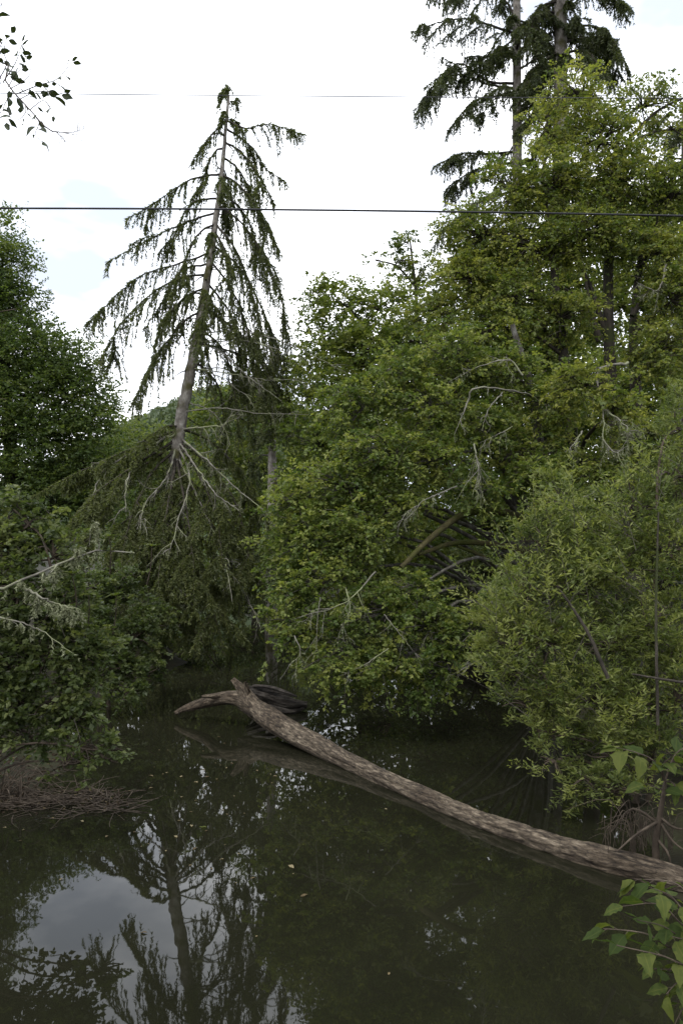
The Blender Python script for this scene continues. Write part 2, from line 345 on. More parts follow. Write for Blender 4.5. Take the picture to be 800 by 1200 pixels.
def lobe(c, r, px_area, D, crown, twigs, limbs, src, leaf=0.085, lw=0.72, cover=3.0, spray=0.6, droop=0.25, cl=None, tint=0.5, upright=0.0, updir=0.15, nt=5, nl=5, flat=0.5, spread=0.8, twr=0.006, ragged=0.95):
    """one clump of foliage round c: side branches from src to cluster ends, leafy shoots at the ends"""
    ppm = F / D
    la = (leaf * ppm) ** 2 * lw * 0.5 * 0.6
    nleaf = cover * px_area / max(la, 1.2)
    nsp = max(6, int(nleaf / (nt * nl)))
    K = cl or max(8, min(32, nsp // 6))
    u = unit(K); u[:, 2] = u[:, 2] * 0.9 + 0.12
    rho = rng.uniform(0.35, ragged, K) ** 0.8
    q = c + r * norm(u) * rho[:, None]
    # branches
    mid = src * 0.45 + q * 0.55 + np.array([0, 0, 1]) * (0.12 * np.linalg.norm(q - src, axis=1))[:, None] + rng.normal(0, 0.08, q.shape)
    nb_ = 4 if D > 24 else 6
    ts = np.linspace(0, 1, nb_)[None, :, None]
    bp = (1 - ts) ** 2 * src + 2 * ts * (1 - ts) * mid[:, None, :] + ts ** 2 * q[:, None, :]
    rr = np.broadcast_to(np.linspace(0.022, 0.008, nb_), (K, nb_)) * (0.7 + 0.5 * np.mean(r))
    v, t = tubes(bp, rr, 3 if D > 24 else 4); limbs.add(v, t)
    k = rng.integers(0, K, nsp)
    tt = rng.uniform(0.55, 1.0, nsp)[:, None]
    st = (1 - tt) ** 2 * src + 2 * tt * (1 - tt) * mid[k] + tt ** 2 * q[k]
    st = st + rng.normal(0, 1, (nsp, 3)) * r * 0.17
    out = norm((q[k] - c) / r)
    d = norm(out * 0.55 + unit(nsp) * 0.8 * np.array([1, 1, 0.85]) + np.array([0, 0, updir]))
    Ln = spray * rng.uniform(0.6, 1.35, nsp) * min(1.25, max(0.55, np.mean(r)))
    ct = rng.normal(0, 0.10, K)
    sprays(st, d, Ln, leaf, lw, crown, twigs, nt=nt, nl=nl, droop=droop, tint=tint + ct[k], upright=upright, flat=flat, spread=spread, twr=twr, seg=2 if D > 24 else 3)
def broadleaf(name, label, cat, trunks, lobes, mat, barkmat='bark', group=None, depth_r=None, limb_r=0.07, extra=None, limbmat=None, **kw):
    """trunks: list of (control points, radii); lobes: (px, py, D, rx px, ry px[, cover factor[, tint]])"""
    base = trunks[0][0][0]
    t0 = thing(name, label, cat, base, group)
    curves = []
    for pts, rad in trunks:
        b = Buf(); c = spline(pts, 16); curves.append(c); b.tube(pts, rad, 26, 10, wob=0.05)
        b.build('trunk', M[barkmat], t0)
    allc = np.concatenate(curves)
    crown, twigs = Buf(), Buf()
    for lb in lobes:
        px, py, D, rx, ry = lb[:5]; cf = lb[5] if len(lb) > 5 else 1.0; tn = (lb[6] if len(lb) > 6 else 0.5) + rng.normal(0, 0.07)
        c = P(px, py, D); s = D / F
        r = np.array([rx * s, (depth_r or 0.85) * 0.5 * (rx + ry) * s, ry * s])
        dd = np.linalg.norm((allc - c) * np.array([1, 1, 1.0]), axis=1) + 1.2 * np.maximum(allc[:, 2] - c[2] + 0.3 * abs(np.hypot(*(allc[:, :2] - c[:2]).T)), 0)
        a = allc[np.argmin(dd)]
        lim = Buf()
        dist = np.linalg.norm(c - a)
        m1 = a * 0.5 + c * 0.5 + np.array([0, 0, 0.16 * dist]) + rng.normal(0, 0.06 * dist, 3)
        rl = max(0.02, min(limb_r, 0.018 * dist + 0.02))
        lim.tube([a, m1, c], [rl, rl * 0.75, rl * 0.4], 12, 6, wob=0.15)
        k2 = dict(kw); k2['cover'] = kw.get('cover', 3.0) * cf; k2['tint'] = kw.get('tint', 0.5) + (tn - 0.5)
        lobe(c, r, math.pi * rx * ry, D, crown, twigs, lim, c * 0.8 + m1 * 0.2, **k2)
        lim.build('limb', M[limbmat or barkmat], t0)
    if extra: extra(t0, crown, twigs)
    if twigs.v: twigs.build('twigs', M['twig'], t0, kind='stuff')
    crown.build('crown', M[mat], t0, smooth=False, kind='stuff')
    return t0

# ------------------------------------------------------------------ conifers
def needles(twp, rad, buf, tint, dens=48, nlen=0.105, nw=0.044):
    """needle tufts along twigs twp (N,m,3); rad unused"""
    Nn, m = twp.shape[:2]
    L_ = np.linalg.norm(np.diff(twp, axis=1), axis=2).sum(1)
    cnt = np.maximum(5, (L_ * dens).astype(int)); tot = cnt.sum()
    idx = np.repeat(np.arange(Nn), cnt); t = rng.uniform(0.02, 1.0, tot) * (m - 1)
    i = np.minimum(t.astype(int), m - 2); f = (t - i)[:, None]
    p = twp[idx, i] * (1 - f) + twp[idx, i + 1] * f
    tg = norm(twp[idx, i + 1] - twp[idx, i])
    rd = unit(tot); rd = norm(rd - tg * (rd * tg).sum(1, keepdims=True))
    ax = norm(rd * 0.75 + tg * 0.75)
    ln = nlen * rng.uniform(0.6, 1.3, tot); sd = norm(np.cross(ax, unit(tot))) * (nw * 0.5)
    V = np.stack([p - sd, p + sd, p + ax * ln[:, None]], 1).reshape(-1, 3)
    buf.add(V, np.arange(3 * tot).reshape(-1, 3), np.clip(tint[idx] + rng.normal(0, 0.15, tot), 0, 1))
def conifer_branch(parent, pts, r0, mat, barkmat, tw_len=0.55, tw_n=55, start=0.12, hang=1.0, fan=0.45, dens=48, nlen=0.105, nw=0.044, tipfade=0.55, tint=0.45, sub=0, name='branch', rtip=0.15, lich=0.0):
    b = Buf(); c = spline(pts, 22); c[1:-1] += rng.normal(0, 0.012, (20, 3))
    b.tube(c, [r0, r0 * 0.6, r0 * 0.35, r0 * rtip], 22, 5)
    tg = norm(np.gradient(c, axis=0))
    side = norm(np.cross(tg, [0, 0, 1.0]) + 1e-4)
    fo, li = Buf(), Buf()
    ln = np.linalg.norm(np.diff(c, axis=0), axis=1).sum()
    axes = [(c, tg, side, tw_n, 1.0)]
    for s in range(sub):                                    # side branchlets that spread the spray sideways
        t = rng.uniform(0.3, 0.9); i = int(t * 21); sg = rng.choice([-1, 1])
        l2 = ln * rng.uniform(0.18, 0.38) * (1.15 - t * 0.6)
        e = c[i] + norm(tg[i] * 0.8 + side[i] * sg * 0.8) * l2 - np.array([0, 0, l2 * rng.uniform(0.15, 0.5)])
        mcp = (c[i] + e) / 2 + np.array([0, 0, l2 * 0.08])
        cc = spline([c[i], mcp, e], 10); b.tube(cc, [r0 * 0.3, r0 * 0.1], 10, 4)
        tt = norm(np.gradient(cc, axis=0)); axes.append((cc, tt, norm(np.cross(tt, [0, 0, 1.0]) + 1e-4), int(tw_n * 0.4), 0.8))
    for cc, tt, ss, n, ls in axes:
        m = len(cc)
        t = rng.uniform(start if cc is c else 0.1, 1.0, n); i = np.minimum((t * (m - 1)).astype(int), m - 2); f = (t * (m - 1) - i)[:, None]
        p = cc[i] * (1 - f) + cc[i + 1] * f
        prof = np.interp(t, [0, 0.25, 0.6, 1.0], [0.5, 1.0, 0.95, 1 - tipfade])
        Lt = tw_len * ls * prof * rng.uniform(0.35, 1.35, n)
        sg = rng.choice([-1.0, 1.0], n)[:, None]
        d = norm(tt[i] * 0.35 + ss[i] * sg * fan * rng.uniform(0.3, 1.4, (n, 1)) + rng.normal(0, 0.12, (n, 3)) - np.array([0, 0, 0.35 * hang]))
        hg = np.where(rng.random(n) < 0.28, 0.25, 1.0) * hang * rng.uniform(0.75, 1.15, n); Lt = np.where(hg < 0.5 * hang, Lt * 0.55, Lt)
        d = norm(d + (tt[i] * 0.5 + np.array([0, 0, 0.3])) * (hg < 0.5 * hang)[:, None])
        ts = np.linspace(0, 1, 5)[None, :, None]
        tw = p[:, None, :] + d[:, None, :] * Lt[:, None, None] * ts * (1 - 0.35 * ts) - np.array([0, 0, 1.0]) * (0.75 * hg * Lt)[:, None, None] * ts ** 1.6
        v, q = tubes(tw, np.broadcast_to(np.linspace(0.008, 0.003, 5), (n, 5)), 3); fo.add(v, q, 0.1)
        needles(tw, None, fo, np.clip(tint + rng.normal(0, 0.16, n), 0, 1), dens, nlen, nw)
        needles(cc[None, int(len(cc) * (0.3 if cc is c else 0.1)):], None, fo, np.array([tint]), dens * 1.4, nlen, nw)
        if lich > 0:
            k = rng.random(n) < lich
            if k.any(): needles(tw[k] + rng.normal(0, 0.02, (k.sum(), 1, 3)), None, li, rng.uniform(0.2, 0.8, k.sum()), 38, 0.07, 0.024)
    br = b.build(name, M[barkmat], parent)
    fo.build('needles', M[mat], br, smooth=False, kind='stuff')
    if li.v: li.build('lichen', M['lichen'], br, smooth=False, kind='stuff')
    return br
def dead_branch(parent, pts, r0, nsub=8, sublen=0.35, lich=0.0, mat='deadtwig', name='dead_branch', hang=0.6):
    b = Buf(); c = spline(pts, 24); c[1:-1] += rng.normal(0, r0 * 0.35, (22, 3))
    b.tube(c, [r0, r0 * 0.7, r0 * 0.45, r0 * 0.2], 24, 6)
    tg = norm(np.gradient(c, axis=0)); tw = []
    for k in range(nsub):
        i = int(rng.uniform(0.2, 0.98) * 23); l2 = sublen * rng.uniform(0.4, 1.4)
        d = norm(tg[i] * 0.6 + unit(1)[0] * 0.8 - np.array([0, 0, hang * rng.uniform(0.2, 1.2)]))
        e = c[i] + d * l2; mm = (c[i] + e) / 2 + unit(1)[0] * l2 * 0.14
        sp = spline([c[i], mm, e], 8); b.tube(sp, [r0 * 0.45, r0 * 0.15], 8, 4); tw.append(sp)
        for q in range(2):
            j = rng.integers(3, 8); e2 = sp[j] + norm(d + unit(1)[0] * 0.9 - np.array([0, 0, 0.3])) * l2 * 0.5
            b.tube([sp[j], (sp[j] + e2) / 2 + unit(1)[0] * l2 * 0.06, e2], [r0 * 0.22, r0 * 0.1], 5, 3)
    br = b.build(name, M[mat], parent)
    if lich > 0:
        li = Buf(); allp = np.concatenate([c] + tw)
        n = int(lich * 60); p = allp[rng.integers(0, len(allp), n)]
        e = p[:, None, :] + np.linspace(0, 1, 4)[None, :, None] * (np.array([0, 0, -1.0]) * rng.uniform(0.03, 0.16, (n, 1)) + rng.normal(0, 0.04, (n, 3)))[:, None, :]
        needles(e, None, li, rng.uniform(0.0, 0.8, n), 110, 0.028 + r0 * 0.5, 0.012 + r0 * 0.2)
        li.build('lichen', M['lichen'], br, smooth=False, kind='stuff')
    return br

# ------------------------------------------------------------------ the leaning spruce on the left bank
SD = 27.0
sp_ctrl = [gz(P(182, 765, SD)), P(192, 660, SD), P(203, 560, SD), P(213, 490, SD), P(232, 390, SD), P(247, 300, SD), P(259, 210, SD), P(268, 112, SD)]
spruce = thing('spruce_tree', 'tall leaning spruce with broken top and drooping sparse branches, standing against the sky', 'spruce', sp_ctrl[0])
b = Buf(); b.tube(sp_ctrl, [0.33, 0.29, 0.24, 0.205, 0.165, 0.12, 0.08, 0.045], 70, 18, wob=0.07); b.build('trunk', M['sprucebark'], spruce)
trunk_c = spline(sp_ctrl, 200)
for k in range(26):                                        # broken stubs on the trunk
    i_ = int(rng.uniform(70, 185)); a_ = trunk_c[i_]; d_ = norm(unit(1)[0] * [1, 1, 0.25]); l_ = rng.uniform(0.25, 0.9)
    b = Buf(); b.tube([a_, a_ + d_ * l_ * 0.5 - [0, 0, 0.04], a_ + d_ * l_ - [0, 0, l_ * rng.uniform(0, 0.4)]], [0.03, 0.02, 0.008], 7, 5, wob=0.2); b.build('stub', M['darkbark'], spruce)
def on_trunk(py):
    zs = np.array([P(0, py, SD)[2]]); i = np.argmin(np.abs(trunk_c[:, 2] - zs[0])); return trunk_c[i]
def sbr(py, pts, dd, r0=0.05, **kw):
    """branch starting on the trunk at picture height py, through pixel points, ending dd metres nearer (-) or farther (+)"""
    a = on_trunk(py); n = len(pts)
    ctrl = [a] + [P(px, y, SD + dd * (i + 1) / n) for i, (px, y) in enumerate(pts)]
    k = dict(tw_len=0.75, tw_n=70, start=0.10, sub=1); k.update(kw)
    return conifer_branch(spruce, ctrl, r0, 'needle', 'darkbark', **k)
# crown tip: a tuft of short shoots
for (py, pts, dd) in [(118, [(262, 108), (257, 118)], -0.2), (122, [(275, 118), (279, 128)], 0.2), (135, [(262, 130), (258, 145)], -0.4), (112, [(267, 104), (266, 100)], 0.1), (140, [(274, 140), (281, 152)], 0.3)]:
    sbr(py, pts, dd, 0.02, tw_len=0.35, tw_n=26, tipfade=0.2)
LEFT = [(142, [(256, 150), (240, 168), (222, 196)], -0.8, 34, 0.5), (172, [(250, 180), (240, 205), (233, 228)], 0.6, 40, 0.6),
        (205, [(222, 211), (186, 235), (147, 258)], -1.0, 62, 0.75), (232, [(225, 238), (208, 268), (196, 300)], 0.8, 50, 0.8),
        (250, [(215, 262), (172, 282), (125, 308)], 0.9, 60, 0.75), (262, [(232, 275), (212, 315), (202, 345)], -1.4, 50, 0.8),
        (296, [(205, 310), (160, 327), (98, 383)], -1.2, 84, 0.85), (310, [(212, 318), (192, 352), (170, 385)], 1.0, 54, 0.9),
        (322, [(200, 330), (150, 370), (117, 424)], 1.0, 84, 1.05), (336, [(215, 350), (190, 380), (178, 420)], -1.0, 50, 0.8),
        (362, [(208, 385), (178, 430), (152, 480)], -1.4, 80, 0.9), (345, [(226, 345), (216, 372), (212, 395)], 0.5, 24, 0.6)]
for py, pts, dd, n, tl in LEFT: sbr(py, pts, dd, 0.045, tw_len=tl * 1.12, dens=54, tw_n=int(n * 0.85))
RIGHT = [(140, [(288, 150), (315, 146), (357, 158)], -0.8, 60, 0.65), (150, [(295, 172), (312, 198), (335, 214)], 0.7, 55, 0.6),
         (165, [(285, 180), (305, 208), (322, 240)], -0.9, 55, 0.75), (185, [(280, 200), (300, 240), (312, 285)], 1.2, 60, 0.9),
         (205, [(285, 222), (312, 262), (326, 292)], -1.0, 70, 0.95), (225, [(285, 248), (305, 300), (318, 350)], 1.4, 70, 1.0),
         (240, [(290, 270), (325, 335), (338, 400)], -0.8, 90, 1.15), (262, [(280, 300), (300, 360), (312, 420)], -1.6, 80, 1.1),
         (285, [(285, 320), (318, 390), (340, 470)], 0.9, 95, 1.2), (305, [(275, 345), (300, 420), (320, 500)], -1.2, 90, 1.2),
         (330, [(270, 370), (285, 440), (295, 520)], 1.4, 85, 1.2), (270, [(265, 300), (270, 345), (278, 390)], -2.0, 70, 0.9),
         (360, [(280, 390), (320, 440), (350, 510)], 1.2, 85, 1.3), (385, [(262, 410), (275, 460), (280, 520)], -1.0, 60, 1.0),
         (400, [(290, 420), (330, 470), (345, 545)], -0.4, 80, 1.3), (420, [(255, 450), (262, 490), (268, 545)], 1.2, 60, 1.1)]
for py, pts, dd, n, tl in RIGHT: sbr(py, pts, dd, 0.045, tw_len=tl, tw_n=int(n * 0.9), lich=0.06 if py > 300 else 0)
# branches pointing toward and away from the creek
for k in range(13):
    py = rng.uniform(150, 400); ln = np.interp(py, [120, 400], [0.7, 2.6]); a = on_trunk(py)
    az = rng.choice([-1, 1]) * math.pi / 2 + rng.normal(0.25, 0.35)
    d = np.array([math.cos(az), math.sin(az), 0])
    conifer_branch(spruce, [a, a + d * ln * 0.5 - [0, 0, ln * 0.15], a + d * ln - [0, 0, ln * 0.75]], 0.035, 'needle', 'darkbark', tw_len=0.7, tw_n=36)
# lower skirt
SKIRT = [(590, [(195, 650), (185, 700), (180, 760)], -2.6, 90, 1.0), (600, [(205, 660), (212, 710), (208, 768)], -2.2, 85, 1.0), (570, [(180, 640), (150, 700), (140, 750)], -2.0, 80, 1.0), (610, [(190, 680), (192, 720), (190, 765)], -1.4, 80, 0.9), (508, [(150, 528), (90, 555), (38, 582)], -1.5, 95, 0.9), (512, [(160, 545), (110, 580), (60, 640)], -3.0, 95, 0.95),
         (520, [(150, 560), (110, 620), (95, 690)], -2.0, 85, 1.0), (525, [(175, 560), (150, 620), (140, 680)], -3.2, 85, 1.0),
         (505, [(165, 520), (140, 545), (120, 600)], 1.6, 70, 1.0), (500, [(195, 500), (175, 515), (160, 540)], -1.5, 45, 0.7),
         (530, [(200, 575), (190, 630), (185, 700)], -3.4, 90, 1.0), (535, [(215, 580), (225, 640), (228, 720)], -3.6, 95, 1.05),
         (520, [(230, 550), (255, 610), (262, 690)], -2.6, 95, 1.05), (515, [(245, 545), (280, 600), (295, 680)], -1.6, 90, 1.0),
         (540, [(235, 590), (270, 660), (285, 745)], -2.2, 85, 1.0), (550, [(215, 610), (240, 680), (262, 760)], -3.0, 80, 0.9),
         (500, [(250, 520), (285, 560), (305, 625)], 1.2, 70, 1.0), (560, [(180, 620), (170, 690), (175, 750)], -2.4, 80, 0.9),
         (560, [(165, 600), (130, 660), (115, 725)], -0.6, 80, 1.0), (575, [(215, 640), (215, 700), (205, 750)], -1.4, 80, 1.0),
         (545, [(250, 590), (290, 650), (310, 720)], 0.8, 85, 1.1), (590, [(230, 660), (262, 715), (270, 765)], 0.6, 70, 0.8)]
for py, pts, dd, n, tl in SKIRT: sbr(py, pts, dd, 0.06, tw_len=tl * 0.66, tw_n=int(n * 1.15), fan=0.9, hang=0.75, tint=0.58, sub=5, lich=0.08, dens=58, nw=0.046)
# bare lichen-hung branches
DEAD = [(392, [(275, 388), (330, 400), (405, 436)], -2.6), (402, [(262, 398), (300, 402), (352, 418)], -2.6), (405, [(255, 410), (290, 440), (330, 470)], -2.6),
        (432, [(270, 438), (310, 445), (355, 444)], -2.6), (430, [(255, 440), (280, 458), (296, 465)], -1.4), (436, [(262, 432), (300, 455), (345, 440)], 0.6),
        (482, [(255, 478), (300, 484), (362, 486)], -2.6), (470, [(245, 480), (262, 500), (270, 522)], -1.0), (400, [(285, 402), (300, 430), (304, 470)], -1.2),
        (372, [(275, 372), (292, 386), (305, 402)], -1.5)]
for py, pts, dd in DEAD:
    a = on_trunk(py); n_ = len(pts)
    dead_branch(spruce, [a] + [P(x, y, SD + dd * (i + 1) / n_) for i, (x, y) in enumerate(pts)], 0.026, 9, 0.6, lich=0.4)
DEADL = [(512, [(238, 535), (275, 570), (312, 600)], -2.2, 3.0), (515, [(225, 540), (250, 575), (280, 598)], -2.6, 2.0), (505, [(240, 500), (262, 498), (275, 478)], -1.6, 1.4),
         (520, [(222, 560), (212, 600), (198, 650)], -3.0, 1.0), (530, [(240, 600), (262, 650), (272, 705)], -3.0, 0.8), (540, [(255, 640), (285, 690), (305, 735)], -2.0, 0.7),
         (520, [(195, 560), (170, 590), (165, 620)], -2.6, 0.8), (560, [(190, 660), (215, 695), (228, 712)], -2.8, 1.2), (508, [(175, 525), (150, 560), (148, 600)], -2.4, 0.6),
         (508, [(130, 545), (110, 580), (105, 640)], -2.4, 0.5), (560, [(160, 650), (125, 665), (95, 690)], -2.6, 0.5)]
for py, pts, dd, lc in DEADL:
    a = on_trunk(py); n_ = len(pts)
    dead_branch(spruce, [a] + [P(x, y, SD + dd * (i + 1) / n_) for i, (x, y) in enumerate(pts)], 0.045, 10, 0.6, lich=lc)

def fir(name, label, px, D, y_base, y_top, r0, brs, auto, lens, seed, group=None, autotop=None, rm=None, tilt=0):
    a0, a1 = P(px, y_base, D), P(px + tilt, y_top, D)
    a0[2] = ground_h(a0[0], a0[1]) - 0.1
    t = thing(name, label, 'conifer', a0, group)
    b = Buf(); b.tube([a0, (a0 + a1) / 2 + [0.05, 0, 0], a1], [r0, r0 * 0.75, r0 * 0.25], 40, 12, wob=0.02); b.build('trunk', M['sprucebark'], t)
    for py, pts, dd, n, tl in brs:
        pt = P(px, py, D); f = (pt[2] - a0[2]) / (a1[2] - a0[2]); s = a0 + (a1 - a0) * f
        m = len(pts)
        conifer_branch(t, [s] + [P(x, y, D + dd * (i + 1) / m) for i, (x, y) in enumerate(pts)], 0.07, 'needle2', 'darkbark', tw_len=tl * 0.8, tw_n=int(n * 1.1), fan=0.8, sub=6, dens=36, nlen=0.12, nw=0.052, start=0.2)
    r_ = np.random.default_rng(seed)
    for k in range(auto):
        f = r_.uniform(*(autotop or (0.35, 0.98))); s = a0 + (a1 - a0) * f
        ln = lens * (1.25 - f) * r_.uniform(0.7, 1.2); az = r_.uniform(0, 2 * math.pi)
        if k % 3 == 0: ln *= 0.35
        if rm is not None: az = rm + r_.normal(0, 0.9)
        d = np.array([math.cos(az), math.sin(az), 0])
        conifer_branch(t, [s, s + d * ln * 0.5 + [0, 0, ln * 0.04], s + d * ln - [0, 0, ln * 0.28]], 0.06, 'needle2', 'darkbark', tw_len=0.65, tw_n=30, fan=0.8, sub=4, dens=30, nlen=0.125, nw=0.056, start=0.15)
    return t
# two tall conifers rising above the alders
fir('conifer_tree', 'slimmer of two tall dark conifers above the alders, with long drooping fans', 604, 33, 700, -330, 0.28,
    [(40, [(575, 30), (535, 22), (482, 38)], -1.5, 60, 0.95), (60, [(580, 62), (555, 75), (535, 105)], 1.0, 45, 0.9), (98, [(570, 95), (535, 75), (490, 122)], -1.2, 64, 1.0),
     (104, [(575, 100), (530, 88), (484, 130)], 1.2, 60, 1.0), (112, [(580, 112), (550, 122), (535, 150)], -1.6, 48, 0.8), (70, [(585, 62), (565, 75), (552, 70)], -1.0, 35, 0.7),
     (178, [(570, 180), (540, 180), (508, 195)], -1.2, 60, 0.9), (190, [(575, 195), (545, 205), (520, 232)], 1.0, 55, 0.9), (215, [(580, 225), (550, 245), (512, 275)], -0.8, 60, 0.8),
     (20, [(590, 0), (560, -8), (515, 5)], 1.2, 60, 1.0), (-5, [(575, -20), (540, -20), (500, 0)], -1.4, 60, 1.0), (30, [(625, 30), (640, 45), (650, 70)], -1.2, 40, 0.9),
     (255, [(580, 265), (545, 290), (520, 315)], 1.0, 55, 0.9)],
    42, 4.0, 5, group='tall conifers above the alders', autotop=(0.45, 0.85))
fir('conifer_tree', 'stouter of two tall dark conifers above the alders, with thick pale trunk', 655, 32, 700, -360, 0.42,
    [(10, [(690, -10), (715, -8), (738, 12)], -1.2, 55, 0.8), (45, [(680, 30), (712, 40), (736, 82)], -1.8, 80, 0.9), (50, [(690, 45), (715, 60), (728, 95)], 0.8, 70, 0.9),
     (62, [(685, 60), (700, 75), (718, 100)], -2.2, 70, 0.9), (30, [(680, 35), (700, 48), (712, 75)], 1.8, 60, 0.9), (0, [(630, 10), (622, 35), (615, 60)], -1.5, 60, 0.9),
     (60, [(638, 70), (622, 85), (612, 110)], -1.4, 60, 0.9), (110, [(640, 120), (622, 135), (612, 150)], -1.2, 60, 0.8), (90, [(640, 85), (628, 95), (618, 112)], 1.6, 55, 0.9)],
    40, 3.6, 8, group='tall conifers above the alders', autotop=(0.45, 0.85))
fir('conifer_tree', 'small dark conifer top showing past the alder crown beside the tall conifers', 800, 36, 700, 120, 0.3,
    [(190, [(785, 192), (775, 205)], -0.6, 36, 0.6), (210, [(782, 215), (768, 232)], 0.6, 40, 0.7), (235, [(780, 240), (762, 262)], -0.5, 44, 0.8), (165, [(790, 168), (783, 180)], 0.4, 30, 0.5)], 24, 4.4, 3, autotop=(0.12, 0.97))
fir('conifer_tree', 'shaded conifer standing close behind the leaning spruce', 318, 35, 740, 395, 0.3, [], 28, 5.2, 12, autotop=(0.12, 0.96))

# ------------------------------------------------------------------ broadleaf trees
AL = dict(leaf=0.087, lw=0.72, cover=3.7, spray=0.62, droop=0.42)
# big alder leaning over the water
def over_extra(t0, crown, twigs):
    for pts, r, m in [([P(640, 625, 18.5), P(590, 600, 17.6), P(545, 602, 17.0), P(505, 630, 16.6), P(470, 665, 16.2)], [0.13, 0.10, 0.085, 0.07, 0.05], 'mossbark'),
                      ([P(640, 655, 18.6), P(590, 640, 18), P(535, 636, 17.6), P(490, 650, 17)], [0.10, 0.08, 0.06, 0.04], 'mossbark'),
                      ([P(610, 690, 18.6), P(570, 655, 18), P(535, 640, 17.6)], [0.09, 0.06, 0.03], 'mossbark')]:
        b = Buf(); b.tube(pts, r, 22, 8, wob=0.06); b.build('limb', M[m], t0)
    for pts, r, ns, sl, lc in [([P(535, 570, 16), P(500, 585, 15.6), P(470, 605, 15.3)], 0.03, 8, 0.4, 0.8), ([P(440, 670, 15.4), P(405, 705, 15.0), P(345, 725, 14.8)], 0.028, 8, 0.5, 0.3),
                               ([P(375, 700, 15), P(372, 725, 14.9), P(370, 768, 14.8)], 0.016, 6, 0.3, 0.2), ([P(405, 690, 15), P(410, 715, 14.8), P(398, 735, 14.7)], 0.02, 7, 0.3, 1.0),
                               ([P(345, 745, 14.8), P(352, 765, 14.6), P(338, 780, 14.5)], 0.018, 6, 0.3, 0.3), ([P(455, 760, 14.8), P(425, 780, 14.6), P(398, 792, 14.5)], 0.018, 6, 0.3, 0.1),
                               ([P(450, 720, 14.9), P(470, 745, 14.7), P(490, 770, 14.6)], 0.018, 8, 0.35, 0.2), ([P(548, 470, 16.6), P(558, 455, 16.5), P(612, 460, 16.6), P(640, 475, 16.9)], 0.040, 3, 0.3, 0.1),
                               ([P(588, 460, 16.6), P(572, 480, 16.5), P(564, 505, 16.4)], 0.030, 4, 0.25, 0.1), ([P(548, 470, 16.6), P(540, 490, 16.5), P(532, 510, 16.4)], 0.032, 3, 0.3, 0.1),
                               ([P(612, 440, 17), P(595, 422, 17), P(560, 430, 17), P(525, 448, 16.8)], 0.035, 6, 0.3, 1.0), ([P(555, 520, 15.8), P(560, 555, 15.6), P(553, 580, 15.5)], 0.028, 12, 0.5, 1.2),
                               ([P(600, 500, 16.4), P(585, 508, 16.2), P(560, 520, 16)], 0.02, 6, 0.35, 0.3), ([P(520, 735, 15.5), P(500, 745, 15.3), P(490, 775, 15)], 0.02, 6, 0.35, 0.3),
                               ([P(600, 745, 14.6), P(575, 765, 14.4), P(540, 785, 14.2)], 0.022, 8, 0.35, 0.5), ([P(600, 700, 14.6), P(588, 690, 14.5), P(570, 715, 14.3)], 0.025, 8, 0.35, 1.0)]:
        dead_branch(t0, pts, r * 0.62, ns, sl * 1.1, lich=lc * 0.6)
broadleaf('alder_tree', 'wide alder leaning low over the creek with mossy limbs and lichen-grey dead twigs', 'alder',
    [([gz(P(640, 800, 20.5)), P(628, 690, 19.3), P(600, 560, 18.3), P(540, 470, 17.8)], [0.30, 0.24, 0.18, 0.07]),
     ([gz(P(650, 800, 20.8)), P(640, 640, 19.2), P(625, 480, 18.4), P(600, 380, 18.2)], [0.24, 0.2, 0.15, 0.06])],
    [(345, 585, 16.8, 40, 32), (390, 570, 17, 50, 40), (440, 535, 17, 50, 42), (350, 640, 16.4, 45, 36), (405, 630, 16.4, 45, 40), (455, 600, 16.8, 36, 34),
     (325, 690, 16.2, 32, 30), (370, 690, 15.8, 45, 34), (330, 750, 15.6, 40, 28), (385, 765, 15.2, 45, 32), (430, 725, 15.4, 42, 36), (440, 790, 14.9, 48, 28),
     (490, 740, 15.2, 40, 34), (500, 790, 14.8, 40, 28), (540, 745, 15.0, 36, 30, 0.8), (480, 690, 15.7, 36, 26), (510, 540, 16.8, 45, 34), (560, 575, 16.4, 32, 24),
     (500, 480, 17.4, 48, 38), (560, 500, 17.2, 40, 30, 0.7), (470, 440, 17.8, 42, 36), (530, 420, 17.8, 48, 36), (590, 440, 18, 44, 30), (410, 480, 17.8, 40, 36), (610, 745, 14.2, 34, 26), (575, 705, 14.6, 26, 20), (640, 560, 16.6, 40, 30)],
    'alder', limb_r=0.06, extra=over_extra, **AL)
